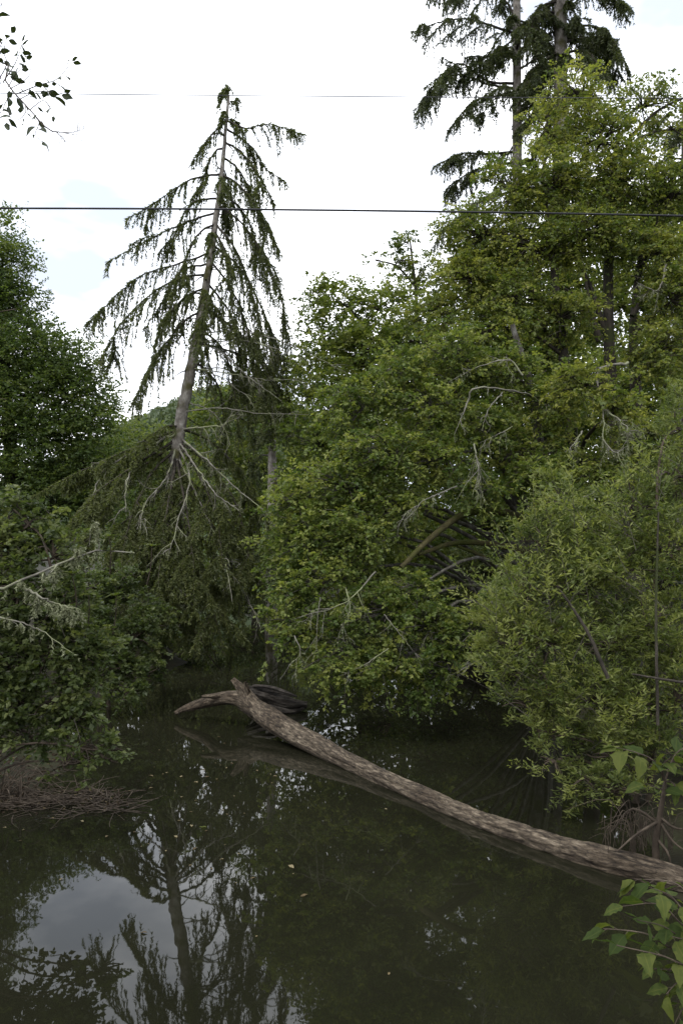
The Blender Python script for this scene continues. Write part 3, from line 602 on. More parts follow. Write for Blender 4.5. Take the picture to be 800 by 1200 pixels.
# upper right alder
def upper_extra(t0, crown, twigs):
    for pts, r in [([P(712, 400, 20.4), P(695, 345, 20.3), P(682, 315, 20.2)], [0.09, 0.07, 0.03]), ([P(702, 400, 20.3), P(690, 360, 20.2), P(686, 330, 20.2)], [0.1, 0.08, 0.04]),
                   ([P(745, 330, 20.4), P(760, 290, 20.4), P(775, 240, 20.6)], [0.07, 0.05, 0.02]), ([P(740, 370, 20), P(785, 300, 20.2), P(800, 270, 20.4)], [0.08, 0.06, 0.03]),
                   ([P(738, 160, 21), P(770, 130, 21), P(800, 115, 21)], [0.06, 0.04, 0.03]), ([P(660, 340, 20.3), P(672, 345, 20.2), P(650, 330, 20)], [0.04, 0.03, 0.02])]:
        b = Buf(); b.tube(pts, r, 16, 7, wob=0.1); b.build('limb', M['darkbark'], t0)
    dead_branch(t0, [P(735, 425, 17), P(700, 435, 16.4), P(706, 480, 15.8), P(706, 525, 15.5)], 0.035, 6, 0.35, lich=0.7)
    dead_branch(t0, [P(705, 478, 15.8), P(728, 495, 15.6), P(742, 515, 15.5)], 0.026, 8, 0.4, lich=2.0)
    dead_branch(t0, [P(706, 515, 15.5), P(720, 530, 15.4), P(735, 522, 15.4)], 0.020, 8, 0.35, lich=1.0)
    dead_branch(t0, [P(682, 505, 15.8), P(672, 520, 15.7), P(662, 530, 15.6)], 0.018, 6, 0.25, lich=0.2)
    dead_branch(t0, [P(780, 310, 19), P(770, 340, 18.8), P(745, 330, 18.6)], 0.03, 6, 0.4, lich=1.0)
    dead_branch(t0, [P(700, 570, 15.6), P(690, 580, 15.5), P(655, 590, 15.4)], 0.016, 5, 0.2, lich=0.2)
broadleaf('alder_tree', 'tall yellow-green alder in front of the two tall conifers', 'alder',
    [([gz(P(735, 740, 21)), P(725, 560, 20.6), P(713, 400, 20.4), P(715, 250, 20.6), P(725, 150, 21)], [0.30, 0.22, 0.16, 0.12, 0.04]),
     ([gz(P(745, 740, 21)), P(745, 500, 20.8), P(742, 380, 20.5), P(755, 260, 20.5)], [0.26, 0.2, 0.14, 0.05]),
     ([gz(P(700, 740, 21)), P(670, 520, 20.2), P(650, 330, 20.2), P(635, 200, 20.6)], [0.24, 0.18, 0.12, 0.04])],
    [(675, 115, 20.8, 46, 32, 0.75, 0.62), (640, 150, 20.8, 34, 30, 0.5, 0.65), (700, 165, 20.6, 50, 36, 0.9, 0.6), (755, 125, 21, 46, 28, 0.55, 0.5), (795, 150, 21, 30, 30, 0.4), (650, 215, 20.4, 55, 36, 1, 0.58), (730, 215, 20.4, 55, 40, 1, 0.55),
     (790, 230, 20.4, 40, 40), (595, 225, 20.4, 42, 34, 0.9, 0.55), (560, 275, 20.2, 46, 34, 0.9), (620, 290, 20.2, 55, 38), (690, 275, 20, 55, 36), (760, 300, 20, 45, 36),
     (545, 330, 20, 46, 34, 1, 0.58), (600, 350, 19.8, 46, 34), (655, 375, 19.6, 45, 28), (580, 385, 19.5, 46, 30), (790, 350, 19.5, 36, 40), (510, 370, 20.2, 40, 30, 0.8, 0.62), (770, 410, 19.2, 42, 40),
     (690, 450, 16.2, 48, 24, 1.0, 0.62), (725, 480, 16, 30, 30, 0.7, 0.6), (640, 470, 18, 44, 34), (620, 530, 17.4, 44, 36), (700, 560, 16.8, 50, 34), (760, 520, 17, 44, 44), (665, 600, 16.2, 40, 30)],
    'alder_top', barkmat='darkbark', extra=upper_extra, **AL)
# back-centre alder and the small crown that pokes up against the sky
BK = dict(leaf=0.165, lw=0.78, cover=2.8, spray=0.85, droop=0.25)
broadleaf('alder_tree', 'rounded dark green alder in the background between the spruce and the creek-side alder', 'alder',
    [([gz(P(430, 745, 27.5)), P(425, 600, 27.2), P(420, 480, 27), P(425, 380, 27)], [0.3, 0.24, 0.16, 0.05])],
    [(365, 355, 27, 30, 24, 0.45), (400, 355, 27, 38, 26, 0.8), (445, 362, 27, 42, 26), (380, 405, 26.6, 42, 34), (440, 410, 26.4, 50, 36), (490, 400, 26.4, 40, 34), (375, 460, 26, 40, 36), (430, 465, 26, 50, 36),
     (490, 460, 26, 45, 40), (370, 520, 25.5, 40, 34), (425, 530, 25.5, 50, 40), (480, 530, 25.5, 50, 40), (350, 575, 26, 34, 40), (400, 600, 26, 50, 40), (460, 610, 26, 50, 45), (350, 650, 27, 40, 40), (420, 680, 27, 50, 40)],
    'alder_back', barkmat='darkbark', **dict(BK, leaf=0.12, cover=3.0))
broadleaf('alder_tree', 'slender alder with small open crown outlined on the sky left of the conifers', 'alder',
    [([gz(P(492, 745, 29)), P(490, 500, 29), P(488, 360, 29), P(480, 280, 29)], [0.2, 0.15, 0.10, 0.03])],
    [(478, 285, 29, 20, 20, 0.8), (462, 310, 29, 22, 16, 0.5), (440, 305, 29, 12, 10, 0.35), (495, 315, 29, 24, 20, 0.8), (480, 345, 29, 26, 14, 0.6), (515, 345, 29, 26, 20, 0.8), (470, 375, 29, 26, 18, 0.6)],
    'alder_back', barkmat='darkbark', leaf=0.10, lw=0.74, cover=2.2, spray=0.55, droop=0.2)
broadleaf('alder_tree', 'shaded alder filling the gap behind the two tall conifers', 'alder',
    [([gz(P(640, 740, 30)), P(635, 500, 30), P(630, 300, 30)], [0.3, 0.22, 0.08])],
    [(560, 330, 30, 50, 40), (630, 320, 30, 60, 45), (700, 330, 30, 60, 45), (560, 420, 29, 60, 50), (640, 420, 29, 60, 50), (560, 520, 29, 60, 50), (640, 520, 29, 60, 50), (560, 620, 28, 60, 50), (640, 620, 28, 60, 50), (520, 680, 28, 60, 45), (600, 710, 27, 60, 40), (690, 240, 30, 50, 40)],
    'alder_back', barkmat='darkbark', **BK)
broadleaf('alder_tree', 'shaded alder behind the willow thicket on the far right bank', 'alder',
    [([gz(P(780, 740, 28)), P(778, 500, 28), P(775, 260, 28)], [0.3, 0.22, 0.08])],
    [(740, 270, 28, 50, 45), (800, 260, 28, 50, 50), (720, 360, 28, 55, 50), (790, 370, 28, 55, 50), (710, 460, 27, 55, 50), (780, 470, 27, 55, 50), (700, 560, 27, 55, 50), (780, 580, 27, 55, 50), (690, 660, 26, 60, 45), (770, 680, 26, 60, 45)],
    'alder_back', barkmat='darkbark', **BK)
for k_, (lab, px_, D_) in enumerate([('far alder closing the view behind the slender sky-lined alder', 470, 46), ('far alder closing the view behind the overhanging alder limbs', 590, 48), ('far alder closing the view behind the willow bush', 740, 46)]):
    broadleaf('alder_tree', lab, 'alder', [([gz(P(px_, 700, D_)), P(px_, 560, D_), P(px_ + 5, 420, D_)], [0.3, 0.22, 0.08])],
        [(px_ + dx, y_, D_ + rng.uniform(-1, 1), 62, 50) for y_ in (430, 510, 590, 665) for dx in (-45, 35)], 'alder_back', barkmat='darkbark', leaf=0.24, lw=0.78, cover=2.4, spray=1.2, droop=0.2)
# left bank trees
LT = dict(tint=0.33, leaf=0.22, lw=0.8, cover=4.6, spray=1.5, droop=0.12, updir=0.3)
LD = 58
broadleaf('alder_tree', 'massive dark green alder on the left bank sloping down toward the spruce', 'alder',
    [([gz(P(20, 690, LD)), P(15, 560, LD), P(5, 420, LD), P(-5, 290, LD)], [0.6, 0.5, 0.35, 0.1])],
    [(-8, 268, LD, 22, 26, 0.8), (5, 318, LD, 24, 30, 0.9), (-20, 350, LD, 40, 45), (22, 372, LD, 34, 36), (5, 420, LD - 1, 40, 40), (52, 418, LD, 36, 28), (90, 430, LD, 26, 22, 0.9), (40, 465, LD - 1, 45, 40), (85, 468, LD, 42, 34), (112, 495, LD, 26, 34), (0, 500, LD - 2, 40, 40), (60, 520, LD - 1, 50, 36), (105, 545, LD, 36, 34), (20, 560, LD - 2, 45, 34), (70, 590, LD - 1, 50, 36), (120, 600, LD, 36, 34), (-40, 420, LD, 40, 60), (-50, 520, LD, 40, 60)],
    'left_leaf', barkmat='darkbark', limb_r=0.16, **LT)
broadleaf('alder_tree', 'pale green young alder in the distance between left bank trees and spruce', 'alder',
    [([gz(P(165, 680, 75)), P(165, 600, 75), P(163, 510, 75)], [0.2, 0.15, 0.05])],
    [(148, 512, 75, 20, 18), (180, 524, 75, 26, 14), (160, 545, 75, 34, 26), (195, 550, 75, 30, 26), (140, 580, 75, 34, 26), (180, 600, 75, 40, 30), (220, 585, 75, 36, 34), (200, 650, 75, 50, 34), (140, 640, 75, 45, 36)],
    'left_leaf', barkmat='darkbark', leaf=0.30, lw=0.7, cover=2.6, spray=1.6, droop=0.1, tint=0.8)
broadleaf('alder_tree', 'shaded young alder behind the spruce skirt at the creek bend', 'alder',
    [([gz(P(300, 715, 44)), P(295, 600, 44), P(290, 480, 44)], [0.25, 0.18, 0.06])],
    [(255, 480, 44, 34, 30), (300, 470, 44, 40, 36), (345, 480, 44, 36, 36), (260, 540, 44, 40, 34), (310, 550, 44, 45, 40), (260, 610, 44, 45, 40), (320, 620, 44, 45, 40), (290, 680, 44, 50, 30), (350, 690, 42, 40, 30), (240, 685, 44, 40, 24)],
    'alder_back', barkmat='darkbark', leaf=0.20, lw=0.7, cover=2.6, spray=1.0, droop=0.2)
# ------------------------------------------------------------------ willow thicket
WI = dict(ragged=1.2, leaf=0.082, lw=0.26, cover=2.7, spray=0.62, droop=0.05, updir=0.45, upright=0.25, nt=6, nl=6, flat=0.5, spread=0.6, twr=0.004)
def will_extra(t0, crown, twigs):
    for pts, r in [([P(712, 795, 10.2), P(690, 745, 10.3), P(672, 715, 10.4), P(656, 692, 10.4)], [0.026, 0.024, 0.02, 0.014]), ([P(770, 850, 10.3), P(768, 720, 10.4), P(771, 600, 10.6)], [0.022, 0.018, 0.01]),
                   ([P(800, 800, 10), P(770, 795, 10), P(740, 790, 10.1)], [0.02, 0.018, 0.012])]:
        b = Buf(); b.tube(pts, r, 18, 6, wob=0.08); b.build('stem', M['darkbark'], t0)
    n_ = 150; qx = rng.uniform(575, 810, n_); f_ = rng.uniform(0, 1, n_); top_ = np.interp(qx, [575, 640, 700, 760, 810], [720, 620, 590, 570, 500]); bot_ = np.interp(qx, [575, 640, 700, 810], [800, 870, 930, 920])
    st_ = np.array([P(a_, b_, D_) for a_, b_, D_ in zip(qx, top_ + (bot_ - top_) * f_, rng.uniform(10.6, 12, n_))])
    dr_ = norm(unit(n_) * [0.8, 0.8, 0.4] + [-0.15, -0.2, 0.75])
    sprays(st_, dr_, rng.uniform(0.6, 1.25, n_), 0.095, 0.26, crown, twigs, nt=9, nl=6, droop=0.12, spread=0.35, tint=0.72, flat=0.4, upright=0.2, twr=0.005)
broadleaf('willow_bush', 'big narrow-leaved willow bush spreading over the water above the log end', 'willow',
    [([gz(P(745, 960, 11.4)), P(735, 850, 11.4), P(705, 730, 11.8), P(680, 650, 12)], [0.06, 0.05, 0.04, 0.02]),
     ([gz(P(760, 960, 11.4)), P(765, 840, 11.4), P(765, 700, 11.8), P(770, 560, 12)], [0.06, 0.05, 0.04, 0.02]),
     ([gz(P(735, 955, 11.3)), P(700, 890, 11.2), P(650, 810, 11.4), P(610, 760, 11.6)], [0.05, 0.045, 0.03, 0.015])],
    [(640, 640, 12.2, 34, 36, 0.80, 0.51), (690, 620, 12.4, 40, 40, 0.85, 0.53), (740, 600, 12.4, 40, 40, 0.95, 0.34), (790, 560, 12.2, 34, 44, 0.71, 0.60), (620, 690, 12, 36, 34, 0.80, 0.40), (670, 690, 11.8, 42, 38, 1.10, 0.48), (725, 670, 11.8, 44, 42, 1.03, 0.48), (785, 650, 11.8, 40, 46, 0.96, 0.37),
     (600, 755, 11.8, 36, 28, 0.95, 0.62), (650, 755, 11.6, 42, 34, 0.91, 0.57), (705, 755, 11.4, 44, 38, 0.97, 0.34), (765, 740, 11.4, 44, 44, 1.00, 0.52), (640, 805, 11.4, 36, 28, 0.82, 0.33), (690, 825, 11.2, 42, 34, 1.05, 0.48), (745, 830, 11.2, 44, 38, 0.99, 0.62), (795, 820, 11, 30, 50, 0.99, 0.63),
     (665, 865, 11, 30, 22, 0.86, 0.59), (715, 885, 10.9, 36, 26, 0.88, 0.64), (680, 915, 10.7, 26, 18, 0.8, 0.62), (765, 890, 11, 34, 28, 0.74, 0.37), (585, 725, 12, 24, 20, 0.79, 0.65), (590, 790, 11.8, 26, 20, 0.8, 0.47), (615, 830, 11.5, 26, 20, 0.8, 0.53), (640, 860, 11.2, 24, 18, 0.8, 0.42), (645, 895, 10.9, 22, 14, 0.7, 0.49), (720, 930, 10.6, 30, 16, 0.8, 0.45), (655, 590, 12.6, 22, 30, 0.6, 0.44), (800, 500, 12.2, 22, 40, 0.7, 0.52)],
    'willow', barkmat='browntwig', limb_r=0.022, extra=will_extra, **WI)
# ------------------------------------------------------------------ left bank bushes
BU = dict(tint=0.42, leaf=0.10, lw=0.62, cover=4.4, spray=0.42, droop=0.15, updir=0.3)
M['leafbig'] = M['sprig']
def bushstems(px, py, D, n, spread, h):
    out = []
    for k in range(n):
        a = gz(P(px + rng.uniform(-10, 10), py, D)); a[2] += 0.05
        e = a + np.array([rng.uniform(-1, 1) * spread, rng.uniform(-.6, .6) * spread, h * rng.uniform(0.7, 1.1)])
        out.append(([a, (a + e) / 2 + [0, 0, 0.15 * h], e], [0.045, 0.035, 0.015]))
    return out
bb = [([gz((-5.6 + 0.25 * k, 9.3 + 0.2 * (k % 3), 0)), np.array([-5.2 + 0.3 * k, 9.3, 1.8 + 0.2 * k]), P(10 + 18 * k, 830 - 50 * k, 9.3)], [0.05, 0.035, 0.012]) for k in range(4)]
broadleaf('bush', 'large leafy bush on the left bank hanging out over the water and the twig mat', 'bush', bb,
    [(30, 612, 9.6, 45, 28), (0, 640, 9.5, 40, 40), (62, 652, 9.5, 36, 28, 0.7), (20, 700, 9.3, 50, 38), (75, 715, 9.4, 36, 34, 0.9), (10, 765, 9.2, 45, 38), (60, 770, 9.2, 45, 38), (98, 762, 9.3, 26, 32), (20, 820, 9.2, 45, 34), (75, 822, 9.2, 40, 32), (85, 858, 9.2, 32, 22), (30, 862, 9.2, 38, 22), (112, 805, 9.3, 16, 26, 0.7), (112, 880, 9.2, 22, 12, 0.6), (140, 884, 9.3, 18, 10, 0.6), (90, 892, 9.2, 24, 9, 0.5), (-40, 700, 9.4, 40, 60), (-40, 810, 9.3, 40, 60)],
    'bush', barkmat='browntwig', limb_r=0.02, depth_r=0.7, **dict(BU, leaf=0.078, spray=0.42, cover=4.0))
broadleaf('bush', 'dark green bush at the waterline between the big left bush and the spruce', 'bush', bushstems(120, 800, 18.5, 4, 1.0, 1.8),
    [(100, 690, 18.5, 36, 26), (140, 700, 18.5, 34, 28), (110, 740, 18, 36, 30), (155, 750, 18, 34, 28), (130, 785, 17.5, 36, 26), (172, 790, 17.8, 22, 20), (150, 812, 17.2, 26, 12), (180, 730, 19, 24, 24)],
    'bush', barkmat='browntwig', limb_r=0.02, **dict(BU, tint=0.3))
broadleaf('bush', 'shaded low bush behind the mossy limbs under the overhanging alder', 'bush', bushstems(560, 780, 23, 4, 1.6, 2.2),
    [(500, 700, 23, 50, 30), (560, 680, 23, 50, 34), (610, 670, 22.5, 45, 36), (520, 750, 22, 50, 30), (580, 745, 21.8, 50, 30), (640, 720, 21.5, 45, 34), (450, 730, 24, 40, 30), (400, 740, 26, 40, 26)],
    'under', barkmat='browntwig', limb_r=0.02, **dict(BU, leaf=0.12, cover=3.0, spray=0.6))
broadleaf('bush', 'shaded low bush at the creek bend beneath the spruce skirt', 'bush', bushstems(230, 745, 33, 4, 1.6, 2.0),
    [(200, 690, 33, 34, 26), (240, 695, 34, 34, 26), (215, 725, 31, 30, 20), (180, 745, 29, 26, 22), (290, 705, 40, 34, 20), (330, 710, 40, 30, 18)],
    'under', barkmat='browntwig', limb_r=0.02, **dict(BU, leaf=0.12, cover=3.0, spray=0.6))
# low growth along both banks, nobody could count it
n = 900
uy = rng.uniform(5, 44, n); sd_ = rng.random(n) < 0.5
ux = np.where(sd_, np.interp(uy, _bl[:, 0], _bl[:, 1]) - rng.uniform(0.3, 5, n), np.interp(uy, _br[:, 0], _br[:, 1]) + rng.uniform(0.4, 5, n))
st = np.stack([ux, uy, ground_h(ux, uy) - 0.02], -1); ok = st[:, 2] > 0.12; st = st[ok]
dd = norm(unit(len(st)) * [0.6, 0.6, 0.2] + [0, 0, 0.9])
cr_, tw_ = Buf(), Buf()
sprays(st, dd, rng.uniform(0.3, 0.9, len(st)), 0.11, 0.55, cr_, tw_, nt=6, nl=5, droop=0.3)
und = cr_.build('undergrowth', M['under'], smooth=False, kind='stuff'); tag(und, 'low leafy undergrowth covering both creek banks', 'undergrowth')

# ------------------------------------------------------------------ the fallen log
def bark_log(name, parent, ctrl, rad, mat, ns=260, sides=40, amp=0.035, seed=0, flat=1.0, rough=None):
    r_ = np.random.default_rng(seed)
    c = spline(ctrl, ns); rr = rinterp(rad, ns)
    s = np.r_[0, np.cumsum(np.linalg.norm(np.diff(c, axis=0), axis=1))]
    th = np.arange(sides) * 2 * math.pi / sides
    S, TH = np.meshgrid(s, th, indexing='ij')
    d = np.zeros_like(S)
    for k in range(26):                                    # ridges and dents, longer along the grain
        fs = r_.uniform(0.3, 6); ft = r_.integers(1, 9); d += np.sin(S * fs + TH * ft + r_.uniform(0, 6.3) + 0.6 * np.sin(S * 1.3 + k)) / (1 + 0.35 * (fs + ft)) * r_.uniform(0.4, 1)
    for k in range(22):                                    # fine cracks along the grain
        t0 = r_.uniform(0, 6.28); s0 = r_.uniform(0, s[-1]); sl = r_.uniform(0.3, 1.4); wth = r_.uniform(0.05, 0.12)
        dt = (TH - t0 - 0.25 * np.sin(S * 1.1 + k) + math.pi) % (2 * math.pi) - math.pi
        d -= 2.2 * np.exp(-(dt / wth) ** 2) * np.exp(-((S - s0) / sl) ** 4)
    if rough is not None:                                  # plates of bark left on part of the log
        a, e_ = rough; zone = sm(a, a + 1.2, S) * (1 - sm(e_ - 0.5, e_, S))
        q = np.sin(S * 7 + 2.2 * np.sin(TH * 3 + S)) * np.sin(TH * 7 + 1.5 * np.sin(S * 4.1))
        d += zone * (1.4 * np.sign(q) * np.minimum(np.abs(q) * 4, 1) * 0.5)
    R_ = rr[:, None] * (1 + 0 * S) + amp * 0.55 * d
    tg = norm(np.gradient(c, axis=0)); U = norm(np.cross(tg, [0, 0, 1.0])); Vv = np.cross(U, tg)
    X = c[:, None, :] + U[:, None, :] * (np.cos(TH) * R_)[..., None] + Vv[:, None, :] * (np.sin(TH) * R_ * flat)[..., None]
    V = X.reshape(-1, 3)
    i = np.arange(ns - 1)[:, None] * sides; j = np.arange(sides)[None]; j2 = (j + 1) % sides
    T = np.concatenate([np.stack([i + j, i + j2, i + sides + j2], -1).reshape(-1, 3), np.stack([i + j, i + sides + j2, i + sides + j], -1).reshape(-1, 3)])
    caps = []
    V = np.vstack([V, c[0] + tg[0] * 0.05, c[-1] - tg[-1] * 0.05]); n0 = ns * sides
    T = np.concatenate([T, np.stack([np.full(sides, n0), j2[0], j[0]], -1), np.stack([np.full(sides, n0 + 1), (ns - 1) * sides + j[0], (ns - 1) * sides + j2[0]], -1)])
    b = Buf(); b.add(V, T)
    o = b.build(name, M[mat], parent)
    at = o.data.attributes.new('barkco', 'FLOAT_VECTOR', 'POINT')
    bc = np.stack([S, np.cos(TH) * rr[:, None], np.sin(TH) * rr[:, None]], -1).reshape(-1, 3)
    bc = np.vstack([bc, bc[0], bc[-1]])
    at.data.foreach_set('vector', bc.astype(np.float32).ravel())
    return o
log_px = [(287, 821, 16.4), (304, 834, 16.0), (330, 851, 15.2), (400, 888, 13.0), (470, 922, 11.35), (540, 953, 10.2), (620, 982, 9.3), (700, 1007, 8.7), (765, 1024, 8.3), (850, 1050, 7.9), (985, 1085, 7.5)]
lc = W(log_px)
lc[:, 2] = np.array([0.46, 0.38, 0.27, 0.11, 0.06, 0.05, 0.05, 0.06, 0.08, 0.10, 0.22])
logt = thing('fallen_log', 'long bare weathered brown tree trunk lying across the creek, its root end raised', 'log', (float(lc[4][0]), float(lc[4][1]), 0.0))
# keep the picture positions after setting the heights: slide each point along its own ray
for k_, (px, py, D) in enumerate(log_px):
    d = P(px, py, D) - np.array([0, 0, CH]); t_ = (lc[k_][2] - CH) / d[2]; lc[k_] = np.array([0, 0, CH]) + d * t_
LOGC = lc
bark_log('trunk', logt, lc, [0.17, 0.215, 0.215, 0.172, 0.145, 0.128, 0.125, 0.135, 0.145, 0.14, 0.13], 'log', 420, 48, 0.024, 3, rough=(6.2, 14.5))
e0 = lc[0]
s_ = lc[0] / np.linalg.norm(lc[0]) * 0
bark_log('root_stub', logt, [lc[1], P(291, 818, 16.25), P(280, 805, 16.3), P(272, 796, 16.3)], [0.20, 0.17, 0.11, 0.05], 'log', 60, 24, 0.02, 5)
bark_log('root_prong', logt, [P(290, 818, 16.2), P(290, 808, 16.15), P(287, 799, 16.1)], [0.08, 0.055, 0.025], 'log', 30, 14, 0.02, 6)
rootp = [lc[1], P(284, 820, 16.35), P(262, 818, 16.5), P(240, 824, 16.9), P(215, 831, 17.0), P(205, 836, 17.0)]
bark_log('root', logt, rootp, [0.20, 0.18, 0.14, 0.12, 0.10, 0.04], 'log', 90, 24, 0.02, 7)
bark_log('root_spur', logt, [P(262, 815, 16.5), P(245, 816, 16.4), P(236, 817, 16.4)], [0.10, 0.06, 0.02], 'log', 30, 14, 0.02, 9)
# dark wet log behind it
dk = thing('sunken_log', 'short black wet log lying in the water behind the pale root end', 'log', tuple(P(320, 830, 18.2) * [1, 1, 0]))
bark_log('trunk', dk, [P(290, 808, 18.0), P(310, 815, 18.0), P(335, 824, 18.0), P(360, 826, 18.0)], [0.10, 0.16, 0.17, 0.08], 'darklog', 120, 36, 0.05, 12)
bark_log('branch_stub', dk, [P(296, 803, 18.0), P(316, 806, 17.9), P(348, 816, 17.7)], [0.03, 0.07, 0.03], 'darklog', 60, 16, 0.03, 13)
bark_log('branch_stub', dk, [P(312, 828, 17.9), P(338, 834, 17.6), P(356, 830, 17.8)], [0.04, 0.08, 0.03], 'darklog', 60, 16, 0.03, 14)

# ------------------------------------------------------------------ utility cables overhead
def cable(name, label, px_pts, D, r, mat, sag):
    a = P(*px_pts[0], D[0]); c = P(*px_pts[1], D[1]); d = (c - a) / (c[0] - a[0])
    x = np.linspace(-45, 45, 120); pts = a + d * (x - a[0])[:, None]
    pts[:, 2] += sag * ((x - 0) ** 2 - np.interp(0, [0, 1], [a[0] ** 2, c[0] ** 2]) * 0) * 0.001
    b = Buf(); b.tube(pts, [r, r], 120, 8); o = b.build(name, M[mat]); tag(o, label, 'cable'); return o
cable('utility_cable', 'thick dark overhead cable crossing the spruce and alder crowns', [(0, 242), (800, 251)], (13, 12.4), 0.0165, 'cable', -0.9)
cable('utility_wire', 'thin pale overhead wire passing the broken spruce tip', [(0, 110), (800, 116)], (15, 14.4), 0.0075, 'wire', 0.3)

# ------------------------------------------------------------------ broad leaves, each its own piece
def leaf_mesh(name, mat, curl=0.18, fold=0.22, wavy=0.02, wdt=0.55, tint=0.5, nseg=9, seed=0):
    r_ = np.random.default_rng(seed); t = np.linspace(0, 1, nseg)
    wp = np.sin(np.pi * t ** 0.8) ** 0.85 * wdt * 0.5; wp[0] = 0.012; wp[-1] = 0.004
    V, T, C = [], [], []
    for i in range(nseg):
        z = -curl * t[i] ** 2 + 0.03 * np.sin(t[i] * 7 + seed)
        for s in (-1, -0.5, -0.07, 0.07, 0.5, 1):
            V.append((s * wp[i] * (1 + 0.10 * r_.normal() * (abs(s) == 1)), t[i], z + fold * abs(s) * wp[i] + wavy * r_.normal() * (abs(s) == 1)))
    for i in range(nseg - 1):
        for j in range(5):
            a = i * 6 + j; T += [(a, a + 1, a + 7), (a, a + 7, a + 6)]
            C += [tint + 0.35 if j == 2 else tint + 0.09 * r_.normal()] * 2
    b = Buf(); b.add(np.array(V), np.array(T), np.clip(C, 0, 1)); return b.mesh(name, M[mat], True)
BROAD = [leaf_mesh('broad_leaf', 'sprig', curl=0.12 + 0.1 * k, wdt=0.52 + 0.04 * (k % 3), tint=0.2 + 0.14 * k, seed=k) for k in range(6)]
def put_leaf(me, parent, pos, axis, nrm, size, name='leaf'):
    y = Vector(axis).normalized(); z = Vector(nrm); z = (z - y * z.dot(y)).normalized(); x = y.cross(z)
    o = bpy.data.objects.new(name, me); COL.objects.link(o)
    m = Matrix((x, y, z)).transposed().to_4x4(); m = Matrix.Translation(Vector(pos)) @ m @ Matrix.Scale(size, 4)
    off = Vector((0, 0, 0)); q = parent
    while q is not None: off += q.location; q = q.parent
    o.parent = parent; o.matrix_local = Matrix.Translation(-off) @ m
    return o
def leafy_shoot(root, pts, r0, leaves, size, up=0.8, meshes=BROAD, mat='browntwig', name='branch', petiole=0.22, tipcluster=2):
    """a shoot with separate leaves; leaves: list of t along it (None: even spread)"""
    b = Buf(); c = spline(pts, 24); b.tube(c, [r0, r0 * 0.75, r0 * 0.35], 24, 6, wob=0.08)
    tg = norm(np.gradient(c, axis=0)); todo = []
    for k, t in enumerate(leaves):
        i = int(min(t, 0.999) * 23); sgn = 1 if k % 2 else -1
        sv = norm(np.cross(tg[i], [0, 0, 1.0]) + 1e-4)
        ax = norm(tg[i] * rng.uniform(0.3, 0.9) + sv * sgn * rng.uniform(0.5, 1.0) + unit(1)[0] * 0.35 - np.array([0, 0, 0.2]))
        if t > 0.97: ax = norm(tg[i] + unit(1)[0] * 0.5)
        s = size * rng.uniform(0.65, 1.2) * (0.75 if t > 0.9 else 1)
        p1 = c[i] + ax * s * petiole
        b.tube([c[i], p1 + [0, 0, 0.01 * s]], [r0 * 0.3, r0 * 0.22], 3, 4)
        todo.append((p1, ax, norm(np.array([0, 0, up]) + unit(1)[0] * 0.55), s))
    br = b.build(name, M[mat], root)
    for p1, ax, nn, s in todo: put_leaf(meshes[rng.integers(len(meshes))], br, p1, ax, nn, s)
    return br
# lower right shrub reaching in from the near bank
base = gz((2.75, 3.4, 0))
shrub = thing('shrub', 'broad-leaved shrub reaching in from the near bank below the log end', 'shrub', base)
b = Buf(); hub = P(835, 1110, 3.7)
b.tube([base, (base + hub) / 2 + [0.15, 0, 0.1], hub], [0.022, 0.018, 0.012], 14, 7); b.build('stem', M['browntwig'], shrub)
for q_ in [[(800, 1100), (775, 1085), (745, 1078)], [(805, 1075), (785, 1050), (760, 1040)], [(810, 1120), (790, 1135), (765, 1135)], [(815, 1150), (800, 1165), (790, 1182)], [(812, 1090), (800, 1100), (780, 1095)]]:
    leafy_shoot(shrub, [hub] + [P(a_, b_, 3.7 - 0.05 * i_) for i_, (a_, b_) in enumerate(q_)], 0.005, [0.3, 0.45, 0.6, 0.75, 0.88, 0.98], 0.115)
leafy_shoot(shrub, [hub, P(790, 1112, 3.7), P(755, 1094, 3.72), P(706, 1088, 3.75)], 0.006, [0.25, 0.42, 0.55, 0.68, 0.8, 0.9, 0.98, 0.99], 0.125)
leafy_shoot(shrub, [hub, P(812, 1060, 3.75), P(790, 1035, 3.85), P(742, 1030, 3.9)], 0.006, [0.3, 0.45, 0.6, 0.72, 0.85, 0.98, 0.99], 0.125)
leafy_shoot(shrub, [hub, P(800, 1085, 3.65), P(772, 1060, 3.65), P(728, 1062, 3.65)], 0.005, [0.3, 0.5, 0.65, 0.8, 0.98], 0.125)
leafy_shoot(shrub, [hub, P(805, 1130, 3.6), P(775, 1120, 3.55), P(722, 1108, 3.5)], 0.006, [0.25, 0.4, 0.52, 0.65, 0.8, 0.97], 0.125)
leafy_shoot(shrub, [hub, P(815, 1160, 3.55), P(800, 1180, 3.5), P(788, 1205, 3.45)], 0.006, [0.3, 0.45, 0.6, 0.75, 0.9, 0.98], 0.125)
leafy_shoot(shrub, [hub, P(820, 1140, 3.6), P(795, 1150, 3.55), P(780, 1165, 3.5)], 0.005, [0.4, 0.6, 0.75, 0.9, 0.98], 0.125)
leafy_shoot(shrub, [hub, P(815, 1090, 3.8), P(795, 1060, 3.9), P(775, 1045, 3.95)], 0.005, [0.4, 0.55, 0.7, 0.85, 0.98], 0.125)
